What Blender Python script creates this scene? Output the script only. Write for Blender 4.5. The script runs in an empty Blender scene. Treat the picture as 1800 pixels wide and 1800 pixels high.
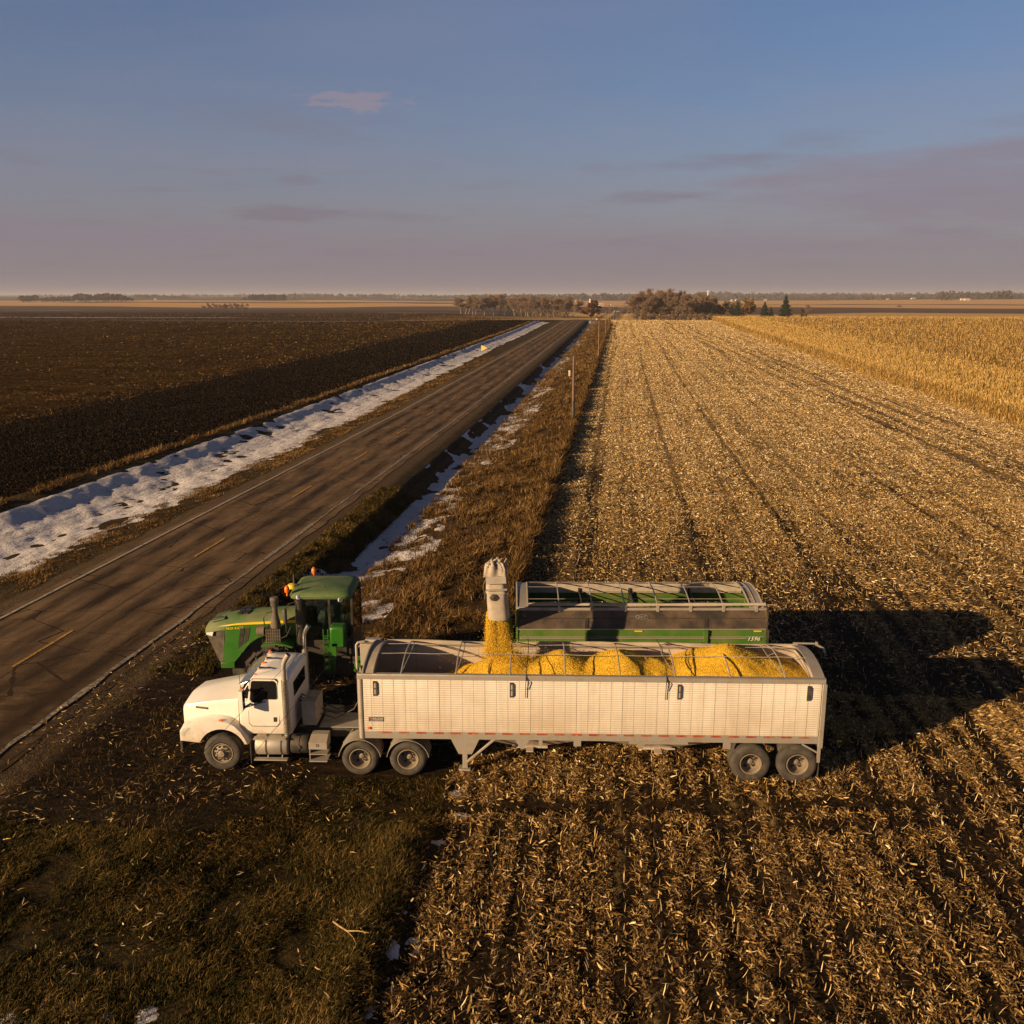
import bpy, math, random
import numpy as np
from mathutils import Vector, Matrix
R = math.radians
random.seed(7); rng = np.random.default_rng(11)
sc = bpy.context.scene
C = sc.collection

# ------------------------------------------------------------------ camera
CAM_H = 12.85
FPX = 1640.0 / 1800.0
TILT = math.atan(377 / 1640.0)
cam_d = bpy.data.cameras.new('camera'); cam = bpy.data.objects.new('camera', cam_d); C.objects.link(cam)
cam.location = (0, 0, CAM_H); cam.rotation_euler = (R(90) - TILT, 0, 0)
cam_d.sensor_width = 36; cam_d.lens = 36 * FPX; cam_d.clip_end = 60000; cam_d.clip_start = 0.1
sc.camera = cam

# ------------------------------------------------------------------ light
SUN_EL = R(15.0); SUN_AZ = R(35)          # light travels towards +x, +y
sd = bpy.data.lights.new('sun', 'SUN'); sd.energy = 5.0; sd.angle = R(0.5); sd.color = (1.0, 0.69, 0.37)
so = bpy.data.objects.new('sun', sd); C.objects.link(so)
dvec = Vector((math.cos(SUN_AZ) * math.cos(SUN_EL), math.sin(SUN_AZ) * math.cos(SUN_EL), -math.sin(SUN_EL)))
so.rotation_euler = dvec.to_track_quat('-Z', 'Y').to_euler(); so.location = (-40, -30, 40)

world = bpy.data.worlds.new('World'); sc.world = world; world.use_nodes = True
wt = world.node_tree; wn = wt.nodes; wl = wt.links
wn.clear()
wout = wn.new('ShaderNodeOutputWorld'); wbg = wn.new('ShaderNodeBackground'); wl.new(wbg.outputs[0], wout.inputs[0])
sky = wn.new('ShaderNodeTexSky'); sky.sky_type = 'NISHITA'; sky.sun_disc = False
sky.sun_elevation = SUN_EL; sky.sun_rotation = math.atan2(-math.cos(SUN_AZ), -math.sin(SUN_AZ))
sky.air_density = 1.0; sky.dust_density = 1.0; sky.ozone_density = 2.0; sky.altitude = 300
SKY_STRENGTH = 0.05
wbg.inputs[1].default_value = SKY_STRENGTH
tc = wn.new('ShaderNodeTexCoord'); sep = wn.new('ShaderNodeSeparateXYZ'); wl.new(tc.outputs['Generated'], sep.inputs[0])
def wmath(op, a, b=None, c=None, clamp=False):
    n = wn.new('ShaderNodeMath'); n.operation = op; n.use_clamp = clamp
    for i, v in enumerate((a, b, c)):
        if v is None: continue
        if isinstance(v, (int, float)): n.inputs[i].default_value = v
        else: wl.new(v, n.inputs[i])
    return n.outputs[0]
# cloud layer: direction projected on a flat layer far above, thickening towards the horizon
zc = wmath('MAXIMUM', sep.outputs[2], 0.004)
zz = wmath('ADD', zc, 0.055)
cx = wmath('DIVIDE', sep.outputs[0], zz); cy = wmath('DIVIDE', sep.outputs[1], zz)
cmb = wn.new('ShaderNodeCombineXYZ'); wl.new(cx, cmb.inputs[0]); wl.new(cy, cmb.inputs[1])
def wnoise(scale, detail, rough, off=(0, 0, 0), sc3=(1, 1, 1)):
    mp = wn.new('ShaderNodeMapping'); mp.inputs['Location'].default_value = off; mp.inputs['Scale'].default_value = sc3
    wl.new(cmb.outputs[0], mp.inputs[0])
    n = wn.new('ShaderNodeTexNoise'); n.inputs['Scale'].default_value = scale; n.inputs['Detail'].default_value = detail
    n.inputs['Roughness'].default_value = rough; wl.new(mp.outputs[0], n.inputs[0]); return n.outputs['Fac']
def wramp(v, pts):
    r = wn.new('ShaderNodeValToRGB'); wl.new(v, r.inputs[0]); e = r.color_ramp.elements
    while len(e) > 2: e.remove(e[-1])
    for i, (p, c) in enumerate(pts):
        if i < 2: el = e[i]; el.position = p
        else: el = e.new(p)
        el.color = (c, c, c, 1) if isinstance(c, (int, float)) else (*c, 1)
    return r.outputs[0]
def wmix(f, a, b):
    m = wn.new('ShaderNodeMix'); m.data_type = 'RGBA'
    for i, v in ((0, f), (6, a), (7, b)):
        if isinstance(v, (int, float)): m.inputs[i].default_value = v
        elif isinstance(v, tuple): m.inputs[i].default_value = (*v, 1)
        else: wl.new(v, m.inputs[i])
    return m.outputs[2]
S_ = 1.0 / SKY_STRENGTH
haze_f = wramp(sep.outputs[2], [(0.0, 0.97), (0.05, 0.86), (0.10, 0.56), (0.16, 0.28), (0.26, 0.04)])
thin = wramp(wnoise(0.32, 6, 0.55, (1.3, 4.2, 0), (1, 1.5, 1)), [(0.36, 0.05), (0.68, 0.42)])
cum = wramp(wnoise(0.95, 8, 0.56, (8.6, 2.1, 0), (1, 1.1, 1)), [(0.54, 0.0), (0.76, 1.0)])
cum_e = wramp(sep.outputs[2], [(0.0, 0.25), (0.05, 0.5), (0.14, 0.6), (0.2, 0.0)])
cumf = wmath('MULTIPLY', cum, cum_e)
# blue of the upper air, from the sky model, slightly deepened
hsv = wn.new('ShaderNodeHueSaturation'); wl.new(sky.outputs[0], hsv.inputs['Color'])
hsv.inputs['Saturation'].default_value = 1.25; hsv.inputs['Value'].default_value = 1.0
HZ = tuple(c * S_ for c in (0.150, 0.127, 0.149)); TH = tuple(c * S_ for c in (0.19, 0.18, 0.235)); CU = tuple(c * S_ for c in (0.132, 0.105, 0.130))
tint = wn.new('ShaderNodeMix'); tint.data_type = 'RGBA'; tint.blend_type = 'MULTIPLY'; tint.inputs[0].default_value = 1; wl.new(hsv.outputs[0], tint.inputs[6]); tint.inputs[7].default_value = (1.08, 1.0, 1.14, 1)
c1 = wmix(thin, tint.outputs[2], TH)
c2 = wmix(haze_f, c1, HZ)
c3 = wmix(cumf, c2, CU)
# a pink cumulus scrap upper left, small grey ones below it, a broad mauve bank low on the right
azi = wmath('ARCTAN2', sep.outputs[0], sep.outputs[1])
wob = wmath('SUBTRACT', wnoise(3.0, 6, .62, (2, 5, 0)), .5)
wob2 = wmath('SUBTRACT', wnoise(1.1, 6, .6, (7, 1, 0)), .5)
wob3 = wmath('MULTIPLY', wmath('SUBTRACT', wnoise(9.0, 7, .65, (1, 8, 0)), .5), 2.2)
def blob(a0, e0, ra, re, amp, w=wob):
    dx = wmath('DIVIDE', wmath('SUBTRACT', azi, a0), ra); dy = wmath('DIVIDE', wmath('SUBTRACT', sep.outputs[2], e0), re)
    r2 = wmath('ADD', wmath('MULTIPLY', dx, dx), wmath('MULTIPLY', dy, dy))
    return wmath('MULTIPLY', wramp(wmath('SUBTRACT', wmath('ADD', wmath('MULTIPLY', w, 2.6), 1.0), r2), [(0.05, 0.0), (0.75, 1.0)]), amp)
pink = blob(-.155, .185, .050, .010, .5, wob3); g1 = blob(-.225, .082, .07, .010, .5); g2 = blob(-.215, .112, .03, .006, .4); g3 = blob(.14, .098, .07, .007, .35)
bank = wmath('MAXIMUM', blob(.50, .10, .30, .045, .62, wob2), wmath('MAXIMUM', blob(-.45, .055, .35, .022, .35, wob2), blob(.05, .045, .5, .018, .35, wob2)))
c4 = wmix(pink, c3, tuple(c * S_ for c in (.225, .17, .195)))
c5 = wmix(wmath('MAXIMUM', wmath('MAXIMUM', g1, g2), g3), c4, CU)
c6 = wmix(bank, c5, tuple(c * S_ for c in (.160, .130, .158)))
# sky above the view dimmed towards the zenith to weaken fill in the shadows
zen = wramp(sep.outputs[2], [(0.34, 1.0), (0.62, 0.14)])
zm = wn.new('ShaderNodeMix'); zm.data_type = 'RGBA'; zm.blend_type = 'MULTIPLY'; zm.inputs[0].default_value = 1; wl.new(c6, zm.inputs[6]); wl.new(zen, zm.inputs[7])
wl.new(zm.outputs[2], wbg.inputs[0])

sc.view_settings.view_transform = 'Standard'; sc.view_settings.look = 'None'
sc.view_settings.exposure = 0.62; sc.view_settings.gamma = 1.0
sc.cycles.max_bounces = 6; sc.cycles.transparent_max_bounces = 8; sc.cycles.volume_bounces = 0
sc.cycles.use_denoising = True; sc.cycles.denoiser = 'OPENIMAGEDENOISE'; sc.cycles.denoising_prefilter = 'NONE'; sc.cycles.sample_clamp_indirect = 3.0

# ------------------------------------------------------------------ coordinates
PHI = math.atan((1093 - 900) / (1640.0 / math.cos(TILT)))
cP, sP = math.cos(PHI), math.sin(PHI)
def w2r(x, y): return x * sP + y * cP, x * cP - y * sP        # world -> (s along road, l lateral)
def r2w(s, l): return s * sP + l * cP, s * cP - l * sP

def _h(ix, iy, seed):
    n = (ix.astype(np.int64) * 374761393 + iy.astype(np.int64) * 668265263 + seed * 1442695041) & 0x7fffffff
    n = ((n ^ (n >> 13)) * 1274126177) & 0x7fffffff
    return ((n ^ (n >> 16)) & 0xffff) / 65535.0
def vnoise(x, y, seed=0):
    x = np.asarray(x, float); y = np.asarray(y, float)
    ix = np.floor(x); iy = np.floor(y); fx = x - ix; fy = y - iy
    fx = fx * fx * (3 - 2 * fx); fy = fy * fy * (3 - 2 * fy)
    a = _h(ix, iy, seed); b = _h(ix + 1, iy, seed); c = _h(ix, iy + 1, seed); d = _h(ix + 1, iy + 1, seed)
    return (a + (b - a) * fx) * (1 - fy) + (c + (d - c) * fx) * fy
def fbm(x, y, seed=0, o=4):
    v = 0; a = 1; t = 0
    for i in range(o):
        v = v + a * vnoise(x * 2 ** i + 17.3 * i, y * 2 ** i - 9.1 * i, seed + i); t += a; a *= 0.5
    return v / t
def sst(a, b, x):
    t = np.clip((np.asarray(x, float) - a) / (b - a), 0, 1); return t * t * (3 - 2 * t)
FS = [-50, 100, 200, 330, 400, 430, 520, 700, 1000, 1500, 2200, 3000, 4500, 7000, 11000, 20000]
FZ = [0, 0, .7, 1.7, 2.7, 2.9, 1.2, -5, -9.5, -8, -5, -1, 5, 15, 25, 36]
FZL = [0, 0, .3, .8, 1.2, 1.4, 1.9, 1.8, -6, -6.5, -5, -1, 5, 15, 24, 36]
def smooth_interp(s, xs, ys):
    s = np.asarray(s, float); v = 0
    k = np.clip(s * 0.05, 4, 300)
    for o in (-1, -.5, 0, .5, 1): v = v + np.interp(s + o * k, xs, ys)
    return v / 5
def zfar(s, l):
    a = smooth_interp(s, FS, FZ); b = smooth_interp(s, FS, FZL)
    w = sst(-40, -140, l)
    z = a * (1 - w) + b * w
    und = (fbm(np.asarray(l) / 700., np.asarray(s) / 900., 5, 3) - .5) * sst(700, 2500, s) * (7 + np.asarray(s, float) * .0042)
    return z + und
ROAD_L = [-25.35, -17.0]
def road_c(s): return -21.2 + .0185 * np.maximum(0, np.asarray(s, float) - 440)
XS_L = [-400, -39.6, -38.4, -37.2, -35.6, -33, -30.5, -28.6, -26.2, -25.2, -17.0, -16.0, -14.95, -14.0, -13.4, -11.9, -10.4, -8.0, -4.6, -3.9, -2, 400]
XS_Z = [0, 0, .20, .05, -.55, -.85, -.75, -.45, -.10, 0, 0, -.04, -.12, -.86, -.98, -.95, -.6, -.06, .26, 0, 0, 0]
def zt(s, l):
    s = np.asarray(s, float); l = np.asarray(l, float)
    ls = l - (road_c(s) + 21.2)
    d = np.interp(ls, XS_L, XS_Z)
    right = ls > -17.0
    ee = sst(31, 41, s + (fbm(s * .2, l * .2, 8, 2) - .5) * 3) * (1 - sst(402, 424, s)) + sst(452, 480, s)
    el = 1 - sst(430, 440, s) * (1 - sst(452, 462, s))
    dep = np.where(right, np.clip(ee, 0, 1), el)
    berm = .20 * np.exp(-((ls + 4.9) / .55) ** 2) * (1 - sst(19, 22, s)) * (.6 + .8 * vnoise(s * .5, s * 0, 9))
    d = d * dep - (1 - dep) * .03 * (np.abs(ls + 21.2) > 4.3) + berm
    return zfar(s, l) + d
def zr(s, l):
    """ground with its small relief"""
    s = np.asarray(s, float); l = np.asarray(l, float)
    on = sst(.2, 1.2, np.abs(l + 21.2) - 4.3)
    near = 1 - sst(60, 200, s)
    m = (fbm(s * 1.3, l * 1.3, 3, 3) - .5) * .12 * on * near + (fbm(s * 4.1, l * 4.1, 6, 2) - .5) * .07 * on * (1 - sst(22, 40, s)) + (fbm(s * .35, l * .35, 4, 2) - .5) * .16 * on * sst(-17, -14, l)
    m = m + (fbm(s * .25, l * .3, 14, 2) - .5) * .25 * on * (l < -39)
    # wheel ruts beside the trailer
    x, y = r2w(s, l)
    for yy, dp in ((21.75, .07), (20.75, .03)):
        m = m - dp * np.exp(-((y - yy - .02 * x) / .22) ** 2) * sst(-5, -2, x) * (1 - sst(9, 12, x))
    flat = sst(-9.5, -8.5, x) * (1 - sst(9, 10, x)) * sst(22.3, 23.2, y) * (1 - sst(31, 32.5, y))
    return zt(s, l) + m * (1 - flat * .85)

# ------------------------------------------------------------------ object helpers
def tag(o, label=None, cat=None, group=None, kind=None):
    if label: o['label'] = label
    if cat: o['category'] = cat
    if group: o['group'] = group
    if kind: o['kind'] = kind
    return o
def empty(name, loc, rz=0.0):
    o = bpy.data.objects.new(name, None); C.objects.link(o); o.location = loc; o.rotation_euler = (0, 0, rz)
    o.empty_display_size = .3; return o
def copy_tree(o, parent=None):
    c = o.copy(); C.objects.link(c); c.parent = parent
    for ch in list(o.children): copy_tree(ch, c)
    return c

class MB:
    def __init__(s, org=(0, 0, 0)):
        s.v = []; s.f = []; s.m = []; s.o = org; s.mi = 0
    def add(s, vs, fs, mi=None):
        b = len(s.v); s.v += [tuple(p) for p in vs]
        for f in fs: s.f.append(tuple(b + i for i in f)); s.m.append(s.mi if mi is None else mi)
    def box(s, x0, x1, y0, y1, z0, z1, mi=None):
        s.hexa([(x0, y0, z0), (x1, y0, z0), (x1, y1, z0), (x0, y1, z0), (x0, y0, z1), (x1, y0, z1), (x1, y1, z1), (x0, y1, z1)], mi)
    def hexa(s, p, mi=None):
        s.add(p, [(0, 3, 2, 1), (4, 5, 6, 7), (0, 1, 5, 4), (1, 2, 6, 5), (2, 3, 7, 6), (3, 0, 4, 7)], mi)
    def bar(s, p0, p1, w, h, mi=None, up=(0, 0, 1)):
        p0 = Vector(p0); p1 = Vector(p1); d = (p1 - p0).normalized(); u = Vector(up)
        if abs(d.dot(u)) > .99: u = Vector((0, 1, 0))
        a = d.cross(u).normalized() * (w / 2); b = a.cross(d).normalized() * (h / 2)
        s.hexa([p0 - a - b, p1 - a - b, p1 + a - b, p0 + a - b, p0 - a + b, p1 - a + b, p1 + a + b, p0 + a + b], mi)
    def path(s, pts, r, n=8, mi=None, cap=True):
        pts = [Vector(p) for p in pts]; k = len(pts); rr = r if isinstance(r, (list, tuple)) else [r] * k
        rings = []; prev = None
        for i, p in enumerate(pts):
            d = (pts[min(i + 1, k - 1)] - pts[max(i - 1, 0)]).normalized()
            if prev is None:
                u = Vector((0, 0, 1)) if abs(d.z) < .9 else Vector((1, 0, 0))
                a = d.cross(u).normalized()
            else:
                a = (prev - d * prev.dot(d)).normalized()
            prev = a; b = d.cross(a)
            rings.append([p + (a * math.cos(t) + b * math.sin(t)) * rr[i] for t in [2 * math.pi * j / n for j in range(n)]])
        s.loft(rings, cap, mi)
    def tube(s, p0, p1, r, n=10, mi=None, r1=None): s.path([p0, p1], [r, r if r1 is None else r1], n, mi)
    def loft(s, rings, cap=True, mi=None, closed=True):
        n = len(rings[0]); vs = [p for r_ in rings for p in r_]; fs = []
        for i in range(len(rings) - 1):
            for j in range(n if closed else n - 1):
                k = (j + 1) % n; fs.append((i * n + j, i * n + k, (i + 1) * n + k, (i + 1) * n + j))
        if cap: fs.append(tuple(range(n - 1, -1, -1))); fs.append(tuple((len(rings) - 1) * n + j for j in range(n)))
        s.add(vs, fs, mi)
    def prism(s, poly, axis, a0, a1, mi=None):
        def P(u, v, w): return {'y': (u, w, v), 'x': (w, u, v), 'z': (u, v, w)}[axis]
        s.loft([[P(u, v, a0) for u, v in poly], [P(u, v, a1) for u, v in poly]], True, mi)
    def lathe(s, prof, c, axis='y', n=32, mi=None, close=False):
        """prof: (radius, offset along axis)"""
        rings = []
        for r_, a in prof:
            ring = []
            for j in range(n):
                t = 2 * math.pi * j / n; u = r_ * math.cos(t); v = r_ * math.sin(t)
                ring.append({'y': (c[0] + u, c[1] + a, c[2] + v), 'z': (c[0] + u, c[1] + v, c[2] + a), 'x': (c[0] + a, c[1] + u, c[2] + v)}[axis])
            rings.append(ring)
        s.loft(rings, False, mi)
        if close:
            s.add(rings[0], [tuple(range(n))], mi); s.add(rings[-1], [tuple(range(n))], mi)
    def ball(s, c, r, n=10, sz=(1, 1, 1), mi=None):
        prof = []
        for i in range(n // 2 + 1):
            t = math.pi * i / (n // 2); prof.append((max(1e-4, r * math.sin(t)) , -r * math.cos(t)))
        b = len(s.v); s.lathe(prof, (0, 0, 0), 'z', n, mi)
        for i in range(b, len(s.v)):
            p = s.v[i]; s.v[i] = (c[0] + p[0] * sz[0], c[1] + p[1] * sz[1], c[2] + p[2] * sz[2])
    def build(s, name, mats, parent=None, bevel=0, smooth=35, solidify=0):
        me = bpy.data.meshes.new(name); o = s.o
        me.from_pydata([(p[0] - o[0], p[1] - o[1], p[2] - o[2]) for p in s.v], [], s.f)
        if not isinstance(mats, (list, tuple)): mats = [mats]
        for m_ in mats: me.materials.append(m_)
        if any(s.m): me.polygons.foreach_set('material_index', s.m)
        import bmesh
        bm = bmesh.new(); bm.from_mesh(me); bmesh.ops.recalc_face_normals(bm, faces=bm.faces); bm.to_mesh(me); bm.free()
        if smooth:
            me.shade_smooth(); me.set_sharp_from_angle(angle=R(smooth))
        ob = bpy.data.objects.new(name, me); C.objects.link(ob); ob.parent = parent
        if bevel:
            b = ob.modifiers.new('bevel', 'BEVEL'); b.width = bevel; b.segments = 2; b.limit_method = 'ANGLE'; b.angle_limit = R(40)
        return ob

def np_mesh(name, verts, quads, mats, midx=None, tint=None, smooth=False, parent=None, tris=None):
    """fast mesh from numpy arrays: verts (n,3), quads (m,4)"""
    me = bpy.data.meshes.new(name)
    me.vertices.add(len(verts)); me.vertices.foreach_set('co', np.ascontiguousarray(verts, dtype=np.float32).ravel())
    k = quads.shape[1]; m = len(quads)
    me.loops.add(m * k); me.loops.foreach_set('vertex_index', np.ascontiguousarray(quads, dtype=np.int32).ravel())
    me.polygons.add(m); me.polygons.foreach_set('loop_start', np.arange(0, m * k, k, dtype=np.int32))
    me.polygons.foreach_set('loop_total', np.full(m, k, dtype=np.int32))
    if not isinstance(mats, (list, tuple)): mats = [mats]
    for q in mats: me.materials.append(q)
    if midx is not None: me.polygons.foreach_set('material_index', np.ascontiguousarray(midx, dtype=np.int32))
    if tint is not None:
        a = me.attributes.new('tint', 'FLOAT', 'FACE'); a.data.foreach_set('value', np.ascontiguousarray(tint, dtype=np.float32))
    me.update(calc_edges=True)
    if smooth: me.shade_smooth()
    o = bpy.data.objects.new(name, me); C.objects.link(o); o.parent = parent
    return o

# ------------------------------------------------------------------ material helpers
class NT:
    def __init__(s, name):
        s.m = bpy.data.materials.new(name); s.m.use_nodes = True; s.t = s.m.node_tree; s.n = s.t.nodes; s.l = s.t.links
        s.n.clear(); s.out = s.n.new('ShaderNodeOutputMaterial'); s.b = s.n.new('ShaderNodeBsdfPrincipled'); s.l.new(s.b.outputs[0], s.out.inputs[0])
        s.tc = s.n.new('ShaderNodeTexCoord'); s.P = s.tc.outputs['Object']
    def setv(s, sock, v):
        if isinstance(v, (int, float)): sock.default_value = v
        elif isinstance(v, (tuple, list)):
            sock.default_value = (*v, 1) if len(v) == 3 and len(sock.default_value) == 4 else v
        else: s.l.new(v, sock)
    def i(s, key, v): s.setv(s.b.inputs[key], v); return s
    def math(s, op, a, b=None, c=None, clamp=False):
        n = s.n.new('ShaderNodeMath'); n.operation = op; n.use_clamp = clamp
        for k, v in enumerate((a, b, c)):
            if v is not None: s.setv(n.inputs[k], v)
        return n.outputs[0]
    def map(s, scale=(1, 1, 1), loc=(0, 0, 0), rot=(0, 0, 0), v=None):
        n = s.n.new('ShaderNodeMapping'); n.inputs['Scale'].default_value = scale; n.inputs['Location'].default_value = loc
        n.inputs['Rotation'].default_value = rot; s.l.new(v or s.P, n.inputs[0]); return n.outputs[0]
    def noise(s, scale, detail=4, rough=.55, v=None, sc3=None, loc=(0, 0, 0), dist=0):
        if sc3: v = s.map(sc3, loc, v=v)
        n = s.n.new('ShaderNodeTexNoise'); n.inputs['Scale'].default_value = scale; n.inputs['Detail'].default_value = detail
        n.inputs['Roughness'].default_value = rough; n.inputs['Distortion'].default_value = dist; s.l.new(v or s.P, n.inputs[0]); return n.outputs['Fac']
    def voro(s, scale, v=None, feat='F1', out='Distance', sc3=None):
        if sc3: v = s.map(sc3, v=v)
        n = s.n.new('ShaderNodeTexVoronoi'); n.feature = feat; n.inputs['Scale'].default_value = scale; s.l.new(v or s.P, n.inputs[0]); return n.outputs[out]
    def ramp(s, v, pts, interp='LINEAR'):
        n = s.n.new('ShaderNodeValToRGB'); n.color_ramp.interpolation = interp; s.l.new(v, n.inputs[0]); e = n.color_ramp.elements
        for k, (p, c) in enumerate(pts):
            el = e[k] if k < 2 else e.new(p)
            el.position = p; el.color = (c, c, c, 1) if isinstance(c, (int, float)) else (*c, 1)
        return n.outputs[0]
    def mix(s, f, a, b, mode='MIX'):
        n = s.n.new('ShaderNodeMix'); n.data_type = 'RGBA'; n.blend_type = mode
        for k, v in ((0, f), (6, a), (7, b)): s.setv(n.inputs[k], v)
        return n.outputs[2]
    def xyz(s, v=None):
        n = s.n.new('ShaderNodeSeparateXYZ'); s.l.new(v or s.P, n.inputs[0]); return n.outputs
    def attr(s, name='tint'):
        n = s.n.new('ShaderNodeAttribute'); n.attribute_name = name; return n.outputs['Fac']
    def bump(s, h, strength=.5, dist=.02):
        n = s.n.new('ShaderNodeBump'); n.inputs['Strength'].default_value = strength; n.inputs['Distance'].default_value = dist
        s.l.new(h, n.inputs['Height']); s.l.new(n.outputs[0], s.b.inputs['Normal']); return s
    def band(s, x, c, w, soft):
        """1 inside |x-c|<w, fading over soft"""
        d = s.math('ABSOLUTE', s.math('SUBTRACT', x, c))
        return s.math('DIVIDE', s.math('SUBTRACT', w + soft, d), soft, clamp=True)

def simple(name, col, rough=.5, metal=0, dirt=None, dirt_amt=.35, scale=3, bump=0, spec=.5, coat=0):
    t = NT(name)
    c = col
    if dirt is not None:
        f = t.ramp(t.noise(scale, 6, .62), [(.38, 0.0), (.75, dirt_amt)])
        c = t.mix(f, col, dirt); t.i('Roughness', t.ramp(f, [(0, rough), (1, min(1, rough + .4))]))
    else: t.i('Roughness', rough)
    t.i('Base Color', c); t.i('Metallic', metal); t.i('Specular IOR Level', spec); t.i('Coat Weight', coat)
    if bump: t.bump(t.noise(scale * 12, 4), .4, bump)
    return t.m
# ------------------------------------------------------------------ materials
DUST = (.30, .22, .13)
def white_paint():
    t = NT('truck_white'); z = t.xyz()[2]
    mr = t.n.new('ShaderNodeMapRange'); mr.inputs['From Min'].default_value = .85; mr.inputs['From Max'].default_value = 1.75; mr.inputs['To Min'].default_value = 1.0; mr.inputs['To Max'].default_value = .06; t.l.new(z, mr.inputs[0])
    f = t.math('MULTIPLY', mr.outputs[0], t.ramp(t.noise(2.4, 7, .7), [(.30, .25), (.65, 1)]))
    f = t.math('MAXIMUM', f, t.ramp(t.noise(1.1, 6, .65), [(.48, 0), (.8, .30)]))
    t.i('Base Color', t.mix(f, (.82, .79, .74), (.42, .31, .20))).i('Roughness', t.ramp(f, [(0, .28), (.6, .8)])).i('Coat Weight', .25); return t.m
WHITE = white_paint()
ALU = simple('dusty_aluminium', (.46, .43, .38), .48, .5, (.27, .195, .12), .85, 2.5, .003)
CHROME = simple('chrome', (.75, .73, .70), .16, 1.0, (.35, .28, .2), .3, 3)
PERF = NT('perforated_shield')
_v = PERF.voro(34); PERF.i('Base Color', PERF.ramp(_v, [(.28, (.03, .025, .02)), (.4, (.48, .43, .36))])).i('Metallic', .7).i('Roughness', .4); PERF = PERF.m
STEEL = simple('dark_steel', (.045, .042, .04), .55, .3, DUST, .3, 4)
BLACK = simple('black_paint', (.018, .017, .016), .45, 0, DUST, .22, 3)
DBLACK = simple('dusty_black_panel', (.035, .028, .022), .5, 0, (.22, .14, .08), .5, 2.2)
RUBBER = NT('tyre_rubber')
_f = RUBBER.ramp(RUBBER.noise(4, 6, .65), [(.38, 0), (.72, .55)])
RUBBER.i('Base Color', RUBBER.mix(_f, (.035, .032, .03), (.15, .115, .075))).i('Roughness', .85); RUBBER.bump(RUBBER.noise(60, 3), .4, .006); RUBBER = RUBBER.m
RIMM = simple('steel_rim', (.33, .28, .21), .55, .4, (.20, .14, .085), .85, 7)
RIMD = simple('rim_inner', (.10, .085, .065), .6, .3, DUST, .4, 5)
GREEN = simple('green_paint', (.020, .125, .008), .3, 0, (.16, .14, .07), .3, 1.4, coat=.4)
GREENTOP = simple('dusty_green_top', (.055, .13, .028), .65, 0, (.24, .21, .13), .75, 1.0, .002)
CGREEN = simple('dusty_cart_green', (.045, .135, .012), .45, 0, (.20, .16, .06), .6, 1.4)
YELLOW = simple('yellow_paint', (.75, .50, .01), .35, 0, (.4, .28, .1), .3, 3)
ORANGE = simple('orange_lens', (.80, .16, .015), .25)
REDL = simple('red_tape', (.30, .035, .02), .4, 0, (.4, .25, .15), .7, 6)
WTAPE = simple('white_tape', (.70, .64, .55), .4, 0, (.4, .3, .2), .4, 6)
LAMP = simple('clear_lens', (.8, .8, .78), .12, .4)
CANVAS = simple('grey_canvas', (.42, .36, .29), .9, 0, (.22, .17, .12), .6, 5, .006)
TARP = simple('rolled_tarp', (.45, .37, .29), .8, 0, (.30, .22, .15), .7, 3, .004)
SEATM = simple('seat_fabric', (.03, .12, .11), .8)
SOILM = simple('soil', (.05, .032, .02), .95)
GLASS = NT('dark_glass')
GLASS.i('Base Color', (.012, .012, .013)).i('Roughness', .06).i('Specular IOR Level', .35); GLASS = GLASS.m
CABG = NT('cab_glass')
_tr = CABG.n.new('ShaderNodeBsdfTransparent'); _tr.inputs[0].default_value = (.62, .70, .62, 1)
_gl = CABG.n.new('ShaderNodeBsdfGlossy'); _gl.inputs['Roughness'].default_value = .04
_mx = CABG.n.new('ShaderNodeMixShader'); _fr = CABG.n.new('ShaderNodeFresnel'); _fr.inputs[0].default_value = 1.45
CABG.l.new(_fr.outputs[0], _mx.inputs[0]); CABG.l.new(_tr.outputs[0], _mx.inputs[1]); CABG.l.new(_gl.outputs[0], _mx.inputs[2]); CABG.l.new(_mx.outputs[0], CABG.out.inputs[0]); CABG = CABG.m

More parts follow.
